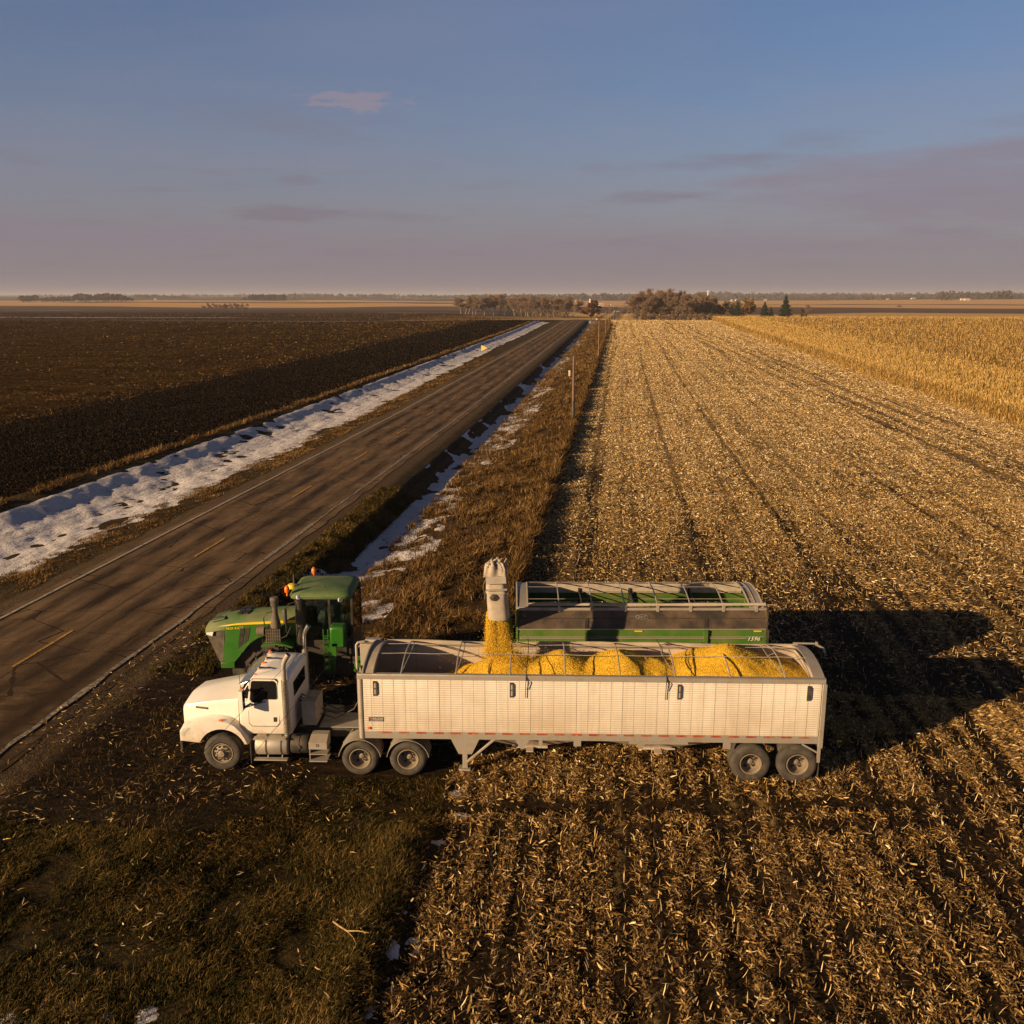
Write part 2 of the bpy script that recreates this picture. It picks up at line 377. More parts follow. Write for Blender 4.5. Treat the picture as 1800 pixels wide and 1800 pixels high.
# corrugated trailer sheet: horizontal ribs, vertical rivet columns, panel tints, road dirt
def side_sheet():
    t = NT('corrugated_sheet'); X = t.xyz(); x, z = X[0], X[2]
    rib = t.math('FRACT', t.math('MULTIPLY', z, 15.5))
    line = t.ramp(rib, [(.0, 1), (.16, 0), (.92, 0), (1, 1)])
    fx = t.math('FRACT', t.math('MULTIPLY', t.math('ADD', x, 20.05), 3.24))
    col = t.math('LESS_THAN', fx, .07)
    fz = t.math('FRACT', t.math('MULTIPLY', z, 15.5)); dot = t.math('MULTIPLY', col, t.math('LESS_THAN', t.math('ABSOLUTE', t.math('SUBTRACT', fz, .5)), .26))
    seamx = t.math('LESS_THAN', t.math('FRACT', t.math('MULTIPLY', t.math('ADD', x, 20.05), .81)), .010)
    base = t.mix(t.noise(.8, 5, .6, sc3=(1, 1, 2.2)), (.93, .89, .82), (.82, .75, .63))
    pv = t.n.new('ShaderNodeTexWhiteNoise'); pv.noise_dimensions = '1D'; t.l.new(t.math('FLOOR', t.math('MULTIPLY', t.math('ADD', x, 20.05), .81)), pv.inputs['W'])
    base = t.mix(t.math('MULTIPLY', pv.outputs[0], .22), base, (.50, .41, .30))
    strk = t.ramp(t.noise(1.0, 6, .7, sc3=(9, 1, .45)), [(.48, 0), (.75, .34)]); base = t.mix(strk, base, (.42, .31, .20))
    blot = t.ramp(t.noise(.55, 5, .65, loc=(3, 0, 8), sc3=(1, 1, 1.6)), [(.50, 0), (.72, .28)]); base = t.mix(blot, base, (.50, .37, .24))
    drt = t.math('MULTIPLY', t.ramp(z, [(.0, .45), (1, 0)]), 1.0)
    low = t.n.new('ShaderNodeMapRange'); low.inputs['From Min'].default_value = 1.3; low.inputs['From Max'].default_value = 2.5
    low.inputs['To Min'].default_value = .85; low.inputs['To Max'].default_value = .08; t.l.new(z, low.inputs[0])
    dn = t.math('MULTIPLY', low.outputs[0], t.noise(1.6, 6, .65, sc3=(1, 1, .5)))
    base = t.mix(dn, base, (.40, .28, .17))
    c = t.mix(t.math('MULTIPLY', line, .30), base, (.20, .15, .10))
    c = t.mix(t.math('MULTIPLY', dot, .60), c, (.10, .07, .05))
    c = t.mix(t.math('MULTIPLY', seamx, .5), c, (.12, .09, .06))
    t.i('Base Color', c).i('Roughness', .42).i('Metallic', .12)
    t.bump(t.math('ADD', t.math('SINE', t.math('MULTIPLY', rib, 6.283)), t.math('MULTIPLY', t.noise(1.6, 4, .6), 6.0)), .45, .008)
    return t.m
SHEET = side_sheet()
def inner_sheet():
    t = NT('trailer_inner_sheet'); X = t.xyz()
    l = t.ramp(t.math('FRACT', t.math('MULTIPLY', X[0], 1.62)), [(0, 1), (.04, 0)])
    b = t.mix(t.noise(1.5, 5, .6, sc3=(1, 1, 3)), (.58, .52, .46), (.40, .32, .25))
    t.i('Base Color', t.mix(t.math('MULTIPLY', l, .5), b, (.1, .08, .06))).i('Roughness', .55).i('Metallic', .2); return t.m
INNER = inner_sheet()
def grainmat(name='corn_kernels', k=1.0):
    t = NT(name)
    v = t.voro(46, out='Color'); sepc = t.n.new('ShaderNodeSeparateColor'); t.l.new(v, sepc.inputs[0])
    c = t.ramp(sepc.outputs[0], [(0, (.50 * k, .23 * k, .010)), (.35, (.82 * k, .47 * k, .014)), (.7, (.93 * k, .62 * k, .026)), (1, (.96 * k, .76 * k, .13))])
    c = t.mix(t.math('MULTIPLY', t.noise(2.2, 3), .25), c, (.65 * k, .32 * k, .015))
    t.i('Base Color', c).i('Roughness', .55).i('Specular IOR Level', .3)
    t.bump(t.math('ADD', t.voro(46), t.math('MULTIPLY', t.noise(9, 4), .6)), .9, .025); return t.m
CORN = grainmat()
CORNK = NT('loose_kernels')
CORNK.i('Base Color', CORNK.ramp(CORNK.attr(), [(0, (.52, .25, .012)), (.5, (.90, .57, .02)), (1, (.96, .76, .12))])).i('Roughness', .5); CORNK = CORNK.m

# plant matter with a random tint per piece
def tinted(name, pts, rough=.8, trans=.0, nscale=None):
    t = NT(name); c = t.ramp(t.attr(), pts)
    if nscale: c = t.mix(t.math('MULTIPLY', t.noise(nscale, 3), .35), c, tuple(q * .5 for q in pts[0][1]))
    t.i('Base Color', c).i('Roughness', rough).i('Specular IOR Level', .06)
    return t.m
HUSK = tinted('dry_husk', [(0, (.09, .045, .015)), (.32, (.28, .165, .055)), (.65, (.56, .37, .14)), (1, (.90, .74, .46))])
CORNLEAF = tinted('standing_corn_leaf', [(0, (.19, .105, .03)), (.5, (.43, .275, .085)), (1, (.64, .46, .18))])
GRASSN = tinted('verge_grass', [(0, (.014, .017, .004)), (.4, (.045, .038, .009)), (.75, (.12, .074, .020)), (1, (.28, .17, .055))])
GRASSD = tinted('dry_grass', [(0, (.030, .017, .006)), (.45, (.095, .053, .018)), (.8, (.20, .115, .040)), (1, (.36, .23, .10))])

# ---- ground sheets; object coordinates are (lateral, along road, height)
def rowtex(t, per, wob=.12):
    X = t.xyz(); w = t.math('MULTIPLY', t.math('SUBTRACT', t.noise(.35, 3), .5), wob * 2)
    return t.math('SINE', t.math('MULTIPLY', t.math('ADD', X[0], w), 6.283 / per))
def stubble_mat():
    t = NT('stubble_ground'); X = t.xyz(); x, y = X[0], X[1]
    vc = t.voro(9, out='Color', sc3=(1, .7, 1)); sepc = t.n.new('ShaderNodeSeparateColor'); t.l.new(vc, sepc.inputs[0])
    straw = t.ramp(sepc.outputs[0], [(0, (.05, .028, .011)), (.35, (.22, .125, .04)), (.7, (.50, .32, .115)), (1, (.70, .50, .24))])
    straw = t.mix(t.ramp(t.noise(3.2, 5, .7), [(.42, 0), (.62, .75)]), straw, (.06, .035, .014))
    soil = t.mix(t.noise(6, 5, .7), (.004, .0024, .0012), (.026, .014, .006))
    rows = rowtex(t, 3.04)
    rows2 = rowtex(t, .76)
    big = t.noise(.55, 5, .6, sc3=(1, .12, 1)); bl = t.noise(.09, 4, .6)
    cov = t.math('ADD', t.math('ADD', t.math('MULTIPLY', rows, .08), t.math('MULTIPLY', rows2, .09)), t.math('ADD', t.math('MULTIPLY', big, 1.1), t.math('MULTIPLY', bl, .55)))
    farg = t.n.new('ShaderNodeMapRange'); t.l.new(y, farg.inputs[0]); farg.inputs['From Min'].default_value = 22; farg.inputs['From Max'].default_value = 85
    farg.inputs['To Min'].default_value = -.30; farg.inputs['To Max'].default_value = .24
    cov = t.math('ADD', cov, t.math('MULTIPLY', farg.outputs[0], 1.0))
    # combine / truck wheel tracks running up the field
    wv = t.math('MULTIPLY', t.math('SUBTRACT', t.noise(.012, 2), .5), 14)
    trk = None
    for c_, w_ in ((27.3, .35), (29.6, .35), (31.6, .25), (18.2, .3), (20.9, .3), (9.4, .28), (12.1, .28), (-1.6, .5), (35.6, .25)):
        b_ = t.band(t.math('ADD', x, wv if c_ > 15 else t.math('MULTIPLY', wv, .25)), c_, w_, .4)
        trk = b_ if trk is None else t.math('MAXIMUM', trk, b_)
    for c_ in (28.0, 30.3, 33.0, 35.2):
        trk = t.math('MAXIMUM', trk, t.band(t.math('ADD', x, t.math('MULTIPLY', t.math('SUBTRACT', y, 80.0), .036)), c_, .3, .4))
    cov = t.math('SUBTRACT', cov, t.math('MULTIPLY', trk, .16))
    f = t.ramp(cov, [(.62, .04), (1.02, 1.0)])
    c = t.mix(f, soil, straw)
    t.i('Base Color', c).i('Roughness', .95).i('Specular IOR Level', .1)
    t.bump(t.math('ADD', t.math('MULTIPLY', t.voro(9, sc3=(1, .7, 1)), farg.outputs[0]), t.math('MULTIPLY', t.noise(3.0, 8, .75), 1.6)), 1.0, .16)
    return t.m
def plough_mat():
    t = NT('ploughed_soil'); X = t.xyz(); x, y = X[0], X[1]
    n = t.noise(5, 8, .75, sc3=(1, .35, 1)); n2 = t.noise(.8, 6, .7, sc3=(1, .10, 1)); n3 = t.noise(.05, 5, .6, sc3=(1, .25, 1))
    dark = t.ramp(n, [(.3, (.002, .0013, .0008)), (.55, (.008, .005, .0025)), (.70, (.060, .036, .016))])
    rows = rowtex(t, 7.5, 1.2); st = t.noise(1.0, 7, .7, v=t.map((.07, 1.3, 1), rot=(0, 0, .16))); cl = t.noise(1.6, 8, .8)
    till = t.ramp(t.math('ADD', t.math('MULTIPLY', cl, .62), t.math('ADD', t.math('MULTIPLY', st, .55), t.math('MULTIPLY', rows, .012))), [(.48, (.008, .005, .002)), (.60, (.060, .033, .011)), (.74, (.22, .125, .042))])
    till = t.mix(t.ramp(n3, [(.4, 0), (.65, .55)]), till, (.030, .017, .007))
    edge = t.math('ADD', x, t.math('MULTIPLY', t.math('SUBTRACT', t.noise(.10, 4), .5), 6))
    f = t.math('DIVIDE', t.math('SUBTRACT', -60.0, t.math('ADD', edge, t.math('MULTIPLY', t.math('SUBTRACT', cl, .5), 8))), 2.5, clamp=True)
    c = t.mix(f, dark, till)
    sp = t.math('MULTIPLY', t.math('LESS_THAN', t.voro(.8, sc3=(1, .6, 1)), t.math('MULTIPLY', t.ramp(t.noise(.12, 3), [(.55, 0), (.75, 1)]), .15)), 1.0)
    sp = t.math('MULTIPLY', sp, t.math('GREATER_THAN', x, -62))
    c = t.mix(sp, c, (.55, .55, .6))
    t.i('Base Color', c).i('Roughness', 1).i('Specular IOR Level', .0)
    t.bump(t.math('ADD', cl, n2), 1.0, .35); return t.m
def verge_mat():
    t = NT('verge_ground'); X = t.xyz(); x, y = X[0], X[1]
    n = t.noise(2.2, 7, .7); n2 = t.noise(.28, 5, .6); fine = t.noise(14, 4, .7)
    grn = t.ramp(t.math('ADD', t.math('MULTIPLY', n, .55), t.math('MULTIPLY', fine, .5)), [(.38, (.009, .008, .003)), (.55, (.030, .023, .007)), (.75, (.10, .060, .020))])
    dry = t.ramp(t.math('ADD', t.math('MULTIPLY', n, .55), t.math('MULTIPLY', fine, .5)), [(.36, (.022, .012, .005)), (.55, (.085, .048, .018)), (.75, (.18, .11, .045))])
    mp = t.n.new('ShaderNodeMapRange'); t.l.new(y, mp.inputs[0]); mp.inputs['From Min'].default_value = 30; mp.inputs['From Max'].default_value = 46
    rgt = t.math('MULTIPLY', mp.outputs[0], t.math('GREATER_THAN', x, -14.5))
    c = t.mix(rgt, t.mix(t.ramp(n2, [(.35, 0), (.7, .6)]), grn, dry), dry)
    # bare wheel-worn dirt between the road and the truck
    wx = t.math('ADD', x, t.math('MULTIPLY', t.math('SUBTRACT', t.noise(.22, 4), .5), 5)); wy = t.math('ADD', y, t.math('MULTIPLY', t.math('SUBTRACT', t.noise(.2, 4, loc=(7, 3, 0), sc3=(1, 1, 1)), .5), 8))
    bare = t.math('MULTIPLY', t.band(wx, -13.4, 4.2, 2.5), t.band(wy, 26.0, 5.5, 3.5))
    bare2 = t.math('MULTIPLY', t.band(wx, -8, 9, 2), t.band(wy, 26.5, 4.2, 2.5)); bare = t.math('MAXIMUM', bare, t.math('MULTIPLY', bare2, .9))
    lug = t.ramp(t.noise(5, 5, .6, sc3=(.25, 1.6, 1)), [(.42, (.007, .004, .002)), (.6, (.028, .015, .006)), (.8, (.085, .050, .022))])
    c = t.mix(t.math('MULTIPLY', bare, .9), c, lug)
    shR = t.band(x, -16.45, .30, .5); shL = t.band(x, -25.9, .45, .4)
    grav = t.ramp(t.noise(18, 4, .7), [(.35, (.05, .032, .018)), (.7, (.17, .115, .065))])
    c = t.mix(t.math('MULTIPLY', t.math('MAXIMUM', shR, shL), .85), c, grav)
    t.i('Base Color', c).i('Roughness', .95).i('Specular IOR Level', .1)
    t.bump(t.math('ADD', n, t.math('MULTIPLY', fine, .6)), 1.0, .12); return t.m
def road_mat():
    t = NT('old_asphalt'); X = t.xyz(); x, y = X[0], X[1]
    wx = t.math('ADD', x, t.math('MULTIPLY', t.math('SUBTRACT', t.noise(.25, 3), .5), .5))
    base = t.ramp(t.noise(1.1, 6, .65, sc3=(1, .25, 1)), [(.35, (.135, .085, .045)), (.65, (.275, .175, .095))])
    base = t.mix(t.math('MULTIPLY', t.noise(40, 3, .7), .5), base, (.035, .028, .022))
    trk = None
    for c_ in (-24.0, -22.25, -20.1, -18.35):
        b_ = t.band(wx, c_, .16, .42); trk = b_ if trk is None else t.math('MAXIMUM', trk, b_)
    trk = t.math('MULTIPLY', trk, t.ramp(t.noise(.7, 6, .7, sc3=(1, .18, 1)), [(.36, .0), (.56, 1.0)]))
    c = t.mix(trk, base, (.034, .022, .014))
    patch = t.ramp(t.noise(.5, 7, .72, sc3=(1, .22, 1), loc=(4, 9, 0)), [(.48, 0), (.62, .55)])
    c = t.mix(patch, c, (.045, .034, .027))
    cr = t.voro(.42, v=t.map((.35, 1, 1)), feat='DISTANCE_TO_EDGE'); crk = t.math('MULTIPLY', t.math('LESS_THAN', t.math('ADD', cr, t.math('MULTIPLY', t.noise(2, 5), .03)), .022), .8)
    c = t.mix(crk, c, (.012, .01, .009))
    seam = t.math('LESS_THAN', t.math('ABSOLUTE', t.math('ADD', wx, 21.0)), .03)
    c = t.mix(t.math('MULTIPLY', seam, .7), c, (.015, .012, .01))
    mud = t.math('MULTIPLY', t.math('MULTIPLY', t.band(y, 21, 6, 6), t.band(wx, -17.5, 3, 2.5)), t.ramp(t.noise(1.3, 6, .7, sc3=(.6, 1, 1)), [(.35, .1), (.6, .9)]))
    c = t.mix(mud, c, (.055, .034, .018))
    t.i('Base Color', c).i('Roughness', .95).i('Specular IOR Level', .08)
    t.bump(t.noise(26, 5, .75), .8, .02); return t.m
def paint_mat(name, col, wear=.5):
    t = NT(name); m_ = t.ramp(t.noise(7, 6, .7), [(wear - .12, 0), (wear + .08, 1)])
    t.i('Base Color', t.mix(m_, (.075, .06, .045), col)).i('Roughness', .75); return t.m
def snow_mat():
    t = NT('old_snow'); n = t.noise(3.4, 7, .72); n2 = t.noise(.9, 4, .6)
    tw = t.math('MAXIMUM', t.ramp(t.math('ADD', t.math('MULTIPLY', n, .8), t.math('MULTIPLY', n2, .3)), [(.62, 0), (.72, .85)]), t.math('MULTIPLY', t.ramp(t.noise(9, 3, .6, sc3=(1, .35, 1)), [(.60, 0), (.66, .8)]), t.ramp(n2, [(.45, 0), (.6, 1)])))
    c = t.mix(tw, t.mix(n2, (.74, .71, .73), (.58, .53, .53)), (.16, .09, .04))
    t.i('Base Color', c).i('Roughness', .7).i('Specular IOR Level', .3)
    t.bump(t.math('ADD', n, t.noise(1.2, 4, .6, sc3=(2.2, .6, 1))), .8, .12); return t.m
def far_mat():
    t = NT('distant_fields'); X = t.xyz(); x, y = X[0], X[1]
    d = t.math('ADD', y, t.math('MULTIPLY', t.math('SUBTRACT', t.noise(.0011, 4, .5), .5), 900))
    d = t.math('ADD', d, t.math('MULTIPLY', x, .06))
    fine = t.noise(.02, 6, .6, sc3=(.3, 1.5, 1))
    gold = t.mix(fine, (.62, .40, .13), (.42, .25, .08)); dark = t.mix(fine, (.06, .034, .018), (.13, .075, .038)); tan = t.mix(fine, (.66, .38, .14), (.50, .28, .10))
    wood = t.mix(fine, (.07, .048, .036), (.045, .034, .032))
    left = t.math('DIVIDE', t.math('SUBTRACT', -60, x), 60, clamp=True)
    near = t.mix(left, gold, t.mix(.5, dark, (.02, .012, .006)))
    def step(a, w=40): return t.math('DIVIDE', t.math('SUBTRACT', d, a), w, clamp=True)
    c = t.mix(step(1350), near, dark); c = t.mix(step(1850), c, tan); c = t.mix(step(2500), c, dark); c = t.mix(step(2650), c, tan); c = t.mix(step(3600, 100), c, wood); c = t.mix(step(5200, 100), c, tan); c = t.mix(step(5600, 200), c, wood)
    sn = t.math('MULTIPLY', t.ramp(t.noise(.006, 5, .55, sc3=(.25, 2.2, 1)), [(.665, 0), (.675, 1)]), t.math('GREATER_THAN', left, .5))
    c = t.mix(sn, c, (.62, .55, .52))
    t.i('Base Color', c).i('Roughness', .95).i('Specular IOR Level', .05); return t.m
# ------------------------------------------------------------------ ground sheets
def sgrid(a, b, k=.012, m=.22):
    v = [a]
    while v[-1] < b: v.append(v[-1] + max(m, abs(v[-1]) * k))
    v[-1] = b; return np.array(v)
def sheet(name, ls, ss, mat, hf, kind='structure', label=None, cat=None, drop=None):
    L, S = np.meshgrid(ls, ss); Z = hf(S, L)
    v = np.stack([L.ravel(), S.ravel(), Z.ravel()], 1); n = len(ls); m = len(ss)
    i = np.arange(m - 1)[:, None] * n + np.arange(n - 1)[None, :]; i = i.ravel()
    q = np.stack([i, i + 1, i + n + 1, i + n], 1)
    if drop is not None: q = q[~drop(v, q)]
    o = np_mesh(name, v, q, mat, smooth=True); o.rotation_euler = (0, 0, -PHI)
    tag(o, label, cat, None, kind); return o
SN = sgrid(4, 450)
def lin(a, b, st): return np.linspace(a, b, max(2, int(round((b - a) / st)) + 1))
stub = stubble_mat(); ver = verge_mat()
sheet('verge_ground', lin(-17.0, -4.0, .24), SN, ver, zr)
sheet('stubble_field', np.concatenate([lin(-4.0, 17, .16), lin(17.4, 40, .4), lin(41, 420, 6)]), SN, stub, zr)
sheet('roadside_ground', lin(-39.6, -25.2, .28), SN, ver, zr)
sheet('ploughed_field', np.concatenate([-np.geomspace(700, 40, 150), [-39.6]]), SN, plough_mat(), zr)
sheet('road_bed', np.array([-25.2, -23.8, -22.4, -21.1, -19.7, -18.4, -17.0]), SN, SOILM, lambda s, l: zt(s, l) - .03)
farS = np.concatenate([sgrid(450, 3000, .012, 5), np.geomspace(3050, 16000, 60)])
farL = np.concatenate([-np.geomspace(11000, 60, 70), lin(-55, 60, 2.5), np.geomspace(66, 11000, 70)])
FARM = far_mat()
sheet('distant_fields', farL, farS, FARM, lambda s, l: zt(s, l))
sheet('ground', np.array([-12000, 420., 12000]), np.array([-2000, 3.9]), ver, lambda s, l: s * 0 - .02)
sheet('outer_fields', np.geomspace(420, 11000, 20), SN[::4], FARM, lambda s, l: zt(s, l))
sheet('outer_plough', -np.geomspace(11000, 700, 20), SN[::4], FARM, lambda s, l: zt(s, l))

# road with edge lines and dashed centre line
def ribbon(name, lo, hi, ss, mat, dz, label=None, cat=None, kind='structure', jit=0, seed=0):
    vs = []; qs = []
    for k, s_ in enumerate(ss):
        c = float(road_c(s_)); ja = (vnoise(s_ * 1.1, 0, seed) - .5) * jit; jb = (vnoise(s_ * .9, 5, seed) - .5) * jit
        for q_, l_ in enumerate(np.linspace(lo, hi, 7)):
            w = q_ / 6; l = c + l_ + float(ja * (1 - w) + jb * w)
            vs.append((l, s_, float(zt(s_, c + l_)) + dz - .015 * abs(l_) / 4))
    for k in range(len(ss) - 1):
        for q_ in range(6):
            a = k * 7 + q_; qs.append((a, a + 1, a + 8, a + 7))
    o = np_mesh(name, np.array(vs), np.array(qs), mat, smooth=True); o.rotation_euler = (0, 0, -PHI)
    tag(o, label, cat, None, kind); return o
SR = np.concatenate([np.arange(4, 60, .35), sgrid(60, 440, .01, .6)[:], np.linspace(446, 1400, 120), np.geomspace(1450, 7000, 30)])
SR = np.unique(SR)
ASPH = road_mat()
ribbon('road', -4.25, 4.30, SR, ASPH, .035, jit=.22, seed=3)
WL = paint_mat('white_line_paint', (.42, .36, .28), .46); YL = paint_mat('yellow_line_paint', (.52, .27, .015), .47)
SRe = SR[SR < 1400]
ribbon('edge_line_left', -3.86, -3.70, SRe, WL, .050)
ribbon('edge_line_right', 3.60, 3.76, SRe, paint_mat('worn_white_line', (.36, .30, .23), .52), .050, jit=.14, seed=9)
DASH0 = 28.9 - 14.6
db = []; dq = []
for s0 in np.arange(DASH0, 430, 14.6):
    b = len(db)
    for q_ in range(4):
        s_ = s0 + q_ * 1.25
        for l_ in (-.06, .07): db.append((-21.2 + l_, s_, float(zt(s_, -21.2)) + .052))
    dq += [(b + 2 * q_, b + 2 * q_ + 1, b + 2 * q_ + 3, b + 2 * q_ + 2) for q_ in range(3)]
o = np_mesh('centre_line_dashes', np.array(db), np.array(dq), YL); o.rotation_euler = (0, 0, -PHI); tag(o, kind='structure')
# gravel side road over the crest
vs = []; qs = []
ls_ = np.concatenate([lin(-240, -26, 6), lin(-16, 40, 4)])
GRAV = simple('gravel', (.20, .15, .10), .95, 0, (.10, .07, .045), .7, 1.5, .02)
for k, l in enumerate(ls_):
    for s_ in (441.5, 444.5, 447.5): vs.append((l, s_, float(zt(s_, l)) + .22))
for k in range(len(ls_) - 1):
    if ls_[k] < -20 < ls_[k + 1]: continue
    for q_ in range(2): a = k * 3 + q_; qs.append((a, a + 1, a + 4, a + 3))
o = np_mesh('gravel_side_road', np.array(vs), np.array(qs), GRAV, smooth=True); o.rotation_euler = (0, 0, -PHI); tag(o, kind='structure')

# snow lying in the ditches: a relief sheet that dips under the ground where it has melted
SNOWM = snow_mat()
def snowh(c0, c1, soft0, soft1, amp, seed, thr, sst0=0, rp=0., nl=.1, nh=.1):
    def h(s, l):
        c1s = c1 - (2.6 * sst(60, 260, s) if c1 < -20 else 0); env = sst(c0 - soft0, c0 + soft0, l) * (1 - sst(c1s - soft1, c1s + soft1, l))
        if c1 > -20: env = env * (1 + .5 * (1 - sst(50, 75, s)))
        n = fbm(s * .22, l * .55, seed, 5) - .5; n2 = fbm(s * 1.1, l * 1.6, seed + 3, 4) - .5
        f_ = fbm((s + l * .9) * .50, (l * .9 - s * .45) * .16, seed + 7, 3); rid = (1 - np.abs(2 * f_ - 1)) ** 5
        t_ = env * (amp + n * nl + n2 * nh + rp * (rid - .2) * env) - thr
        if sst0: t_ = t_ - .6 * (1 - sst(sst0, sst0 + 5, s + n * 8))
        return zt(s, l) + t_
    return h
def under(hf):
    def d(v, q):
        g = zr(v[:, 1], v[:, 0]); b = v[:, 2] < g - .03
        return b[q].all(1)
    return d
SS1 = sgrid(30, 425, .007, .16)
h = snowh(-37.2, -29.6, .4, 2.2, .10, 21, .055, rp=.12, nl=.17, nh=.15)
sheet('snow_left_ditch', lin(-38.4, -26.8, .16), SS1, SNOWM, h, 'structure', drop=under(h))
h = snowh(-14.0, -10.2, .3, 1.2, .075, 33, .045, 30.5, nl=.13, nh=.17)
sheet('snow_right_ditch', lin(-15, -9.6, .12), SS1, SNOWM, h, 'structure', drop=under(h))
def snow_bits(name, spots):
    vs = np.zeros((0, 3)); qs = np.zeros((0, 4), int)
    for (px, py, r_) in spots:
        u = (px - 900) / 1640.; v_ = (py - 900) / 1640.
        d = np.array([u, math.cos(TILT) - v_ * math.sin(TILT), -math.sin(TILT) - v_ * math.cos(TILT)]); k = CAM_H / -d[2]
        s0, l0 = w2r(d[0] * k, d[1] * k)
        g = lin(-r_ * 1.6, r_ * 1.6, .09); A, B = np.meshgrid(l0 + g, s0 + g)
        rr = np.hypot(A - l0, (B - s0) * .8) / r_
        Z = zr(B, A) + .035 * (1 - rr) + (fbm(A * 2.6, B * 2.6, 51, 4) - .5) * .20 - .015
        n = len(g); b = len(vs); vs = np.vstack([vs, np.stack([A.ravel(), B.ravel(), Z.ravel()], 1)])
        i = (np.arange(n - 1)[:, None] * n + np.arange(n - 1)[None, :]).ravel()
        q = np.stack([i, i + 1, i + n + 1, i + n], 1) + b
        ok = ~((rr.ravel()[q - b] > 1.25).any(1)); qs = np.vstack([qs, q[ok]])
    o = np_mesh(name, vs, qs, SNOWM, smooth=True); o.rotation_euler = (0, 0, -PHI); tag(o, kind='structure')
snow_bits('snow_patches', [(685, 1672, .25), (722, 1660, .24), (712, 1600, .18), (105, 1785, .28), (195, 1780, .2), (265, 1786, .22), (10, 1795, .3), (806, 1396, .22), (812, 1434, .2), (1055, 1344, .2), (770, 1480, .16), (640, 1790, .2)])
# ------------------------------------------------------------------ vehicle helpers
YAW = R(-1.63); OX, OY = -4.17, 23.5
def fr(lx, ly): return OX + lx * math.cos(YAW) - ly * math.sin(YAW), OY + lx * math.sin(YAW) + ly * math.cos(YAW)
def arc(cx_, cz_, r, a0, a1, n): return [(cx_ + r * math.cos(R(a0 + (a1 - a0) * i / n)), cz_ + r * math.sin(R(a0 + (a1 - a0) * i / n))) for i in range(n + 1)]
def arcband(mb, cx_, cz_, r0, r1, a0, a1, y0, y1, n=18, mi=None):
    mb.prism(arc(cx_, cz_, r1, a0, a1, n) + arc(cx_, cz_, r0, a1, a0, n), 'y', y0, y1, mi)
def text(name, body, loc, size, mat, parent, org, rot=(R(90), 0, 0), shear=0, sx=1.0, bold=.01):
    cu = bpy.data.curves.new(name, 'FONT'); cu.body = body; cu.size = size; cu.shear = shear; cu.extrude = .002; cu.offset = bold * size
    cu.resolution_u = 3
    tmp = bpy.data.objects.new('tmp', cu); C.objects.link(tmp); dg = bpy.context.evaluated_depsgraph_get(); dg.update()
    me = bpy.data.meshes.new_from_object(tmp.evaluated_get(dg)); bpy.data.objects.remove(tmp)
    me.materials.clear(); me.materials.append(mat); me.name = name
    o = bpy.data.objects.new(name, me); C.objects.link(o); o.parent = parent
    o.location = (loc[0] - org[0], loc[1] - org[1], loc[2] - org[2]); o.rotation_euler = rot; o.scale = (sx, 1, 1); return o
def tyre(mb, c, r, w, rimr, side=-1, n=56, tread=True):
    """outer face at c.y, width goes away from the viewer when side=-1"""
    s_ = -side
    prof = [(rimr, .03), (rimr + .03, .0), (r * .80, -.015), (r * .93, .005), (r * .985, .035), (r, .07), (r, w - .07), (r * .985, w - .035), (r * .93, w - .005), (r * .8, w + .01), (rimr, w - .03)]
    mb.lathe([(a, b * s_) for a, b in prof], c, 'y', n)
    if tread:
        for q_ in range(4):
            y_ = c[1] + s_ * (.07 + (w - .14) * (q_ + .5) / 4)
            mb.lathe([(r * .992, -.018), (r * 1.012, -.016), (r * 1.012, .016), (r * .992, .018)], (c[0], y_, c[2]), 'y', n)
def rim_dish(mb, c, r, depth, s_):
    mb.lathe([(r + .012, .012 * s_), (r + .012, -.006 * s_), (r - .012, -.006 * s_), (r - .03, .03 * s_), (r * .90, .05 * s_), (r * .86, depth * s_)], c, 'y', 40, 0)
    mb.lathe([(r * .86, depth * s_), (r * .30, (depth + .005) * s_), (r * .28, depth * .74 * s_), (r * .20, depth * .68 * s_), (.0001, depth * .66 * s_)], c, 'y', 32, 0)
    for k in range(5):
        t = 2 * math.pi * (k + .3) / 5; mb.lathe([(.042, (depth - .024) * s_), (.0001, (depth - .026) * s_)], (c[0] + r * .63 * math.cos(t), c[1], c[2] + r * .63 * math.sin(t)), 'y', 12, 1)
    for k in range(10):
        t = 2 * math.pi * k / 10; mb.lathe([(.016, (depth + .0) * s_), (.016, (depth - .045) * s_), (.0001, (depth - .045) * s_)], (c[0] + r * .46 * math.cos(t), c[1], c[2] + r * .46 * math.sin(t)), 'y', 8, 0)
def rim_convex(mb, c, r, s_):
    mb.lathe([(r + .012, .01 * s_), (r + .012, -.008 * s_), (r - .012, -.008 * s_), (r * .93, .04 * s_), (r * .86, .05 * s_), (r * .74, .0), (r * .50, -.015 * s_), (r * .44, -.02 * s_), (r * .36, -.022 * s_), (r * .34, -.07 * s_), (r * .28, -.085 * s_), (.0001, -.09 * s_)], c, 'y', 40, 0)
    for k in range(10):
        t = 2 * math.pi * k / 10; mb.lathe([(.036, -.010 * s_), (.0001, -.014 * s_)], (c[0] + r * .70 * math.cos(t), c[1], c[2] + r * .70 * math.sin(t)), 'y', 12, 1)
        t += .3; mb.lathe([(.017, -.01 * s_), (.017, -.055 * s_), (.0001, -.06 * s_)], (c[0] + r * .46 * math.cos(t), c[1], c[2] + r * .46 * math.sin(t)), 'y', 8, 1)
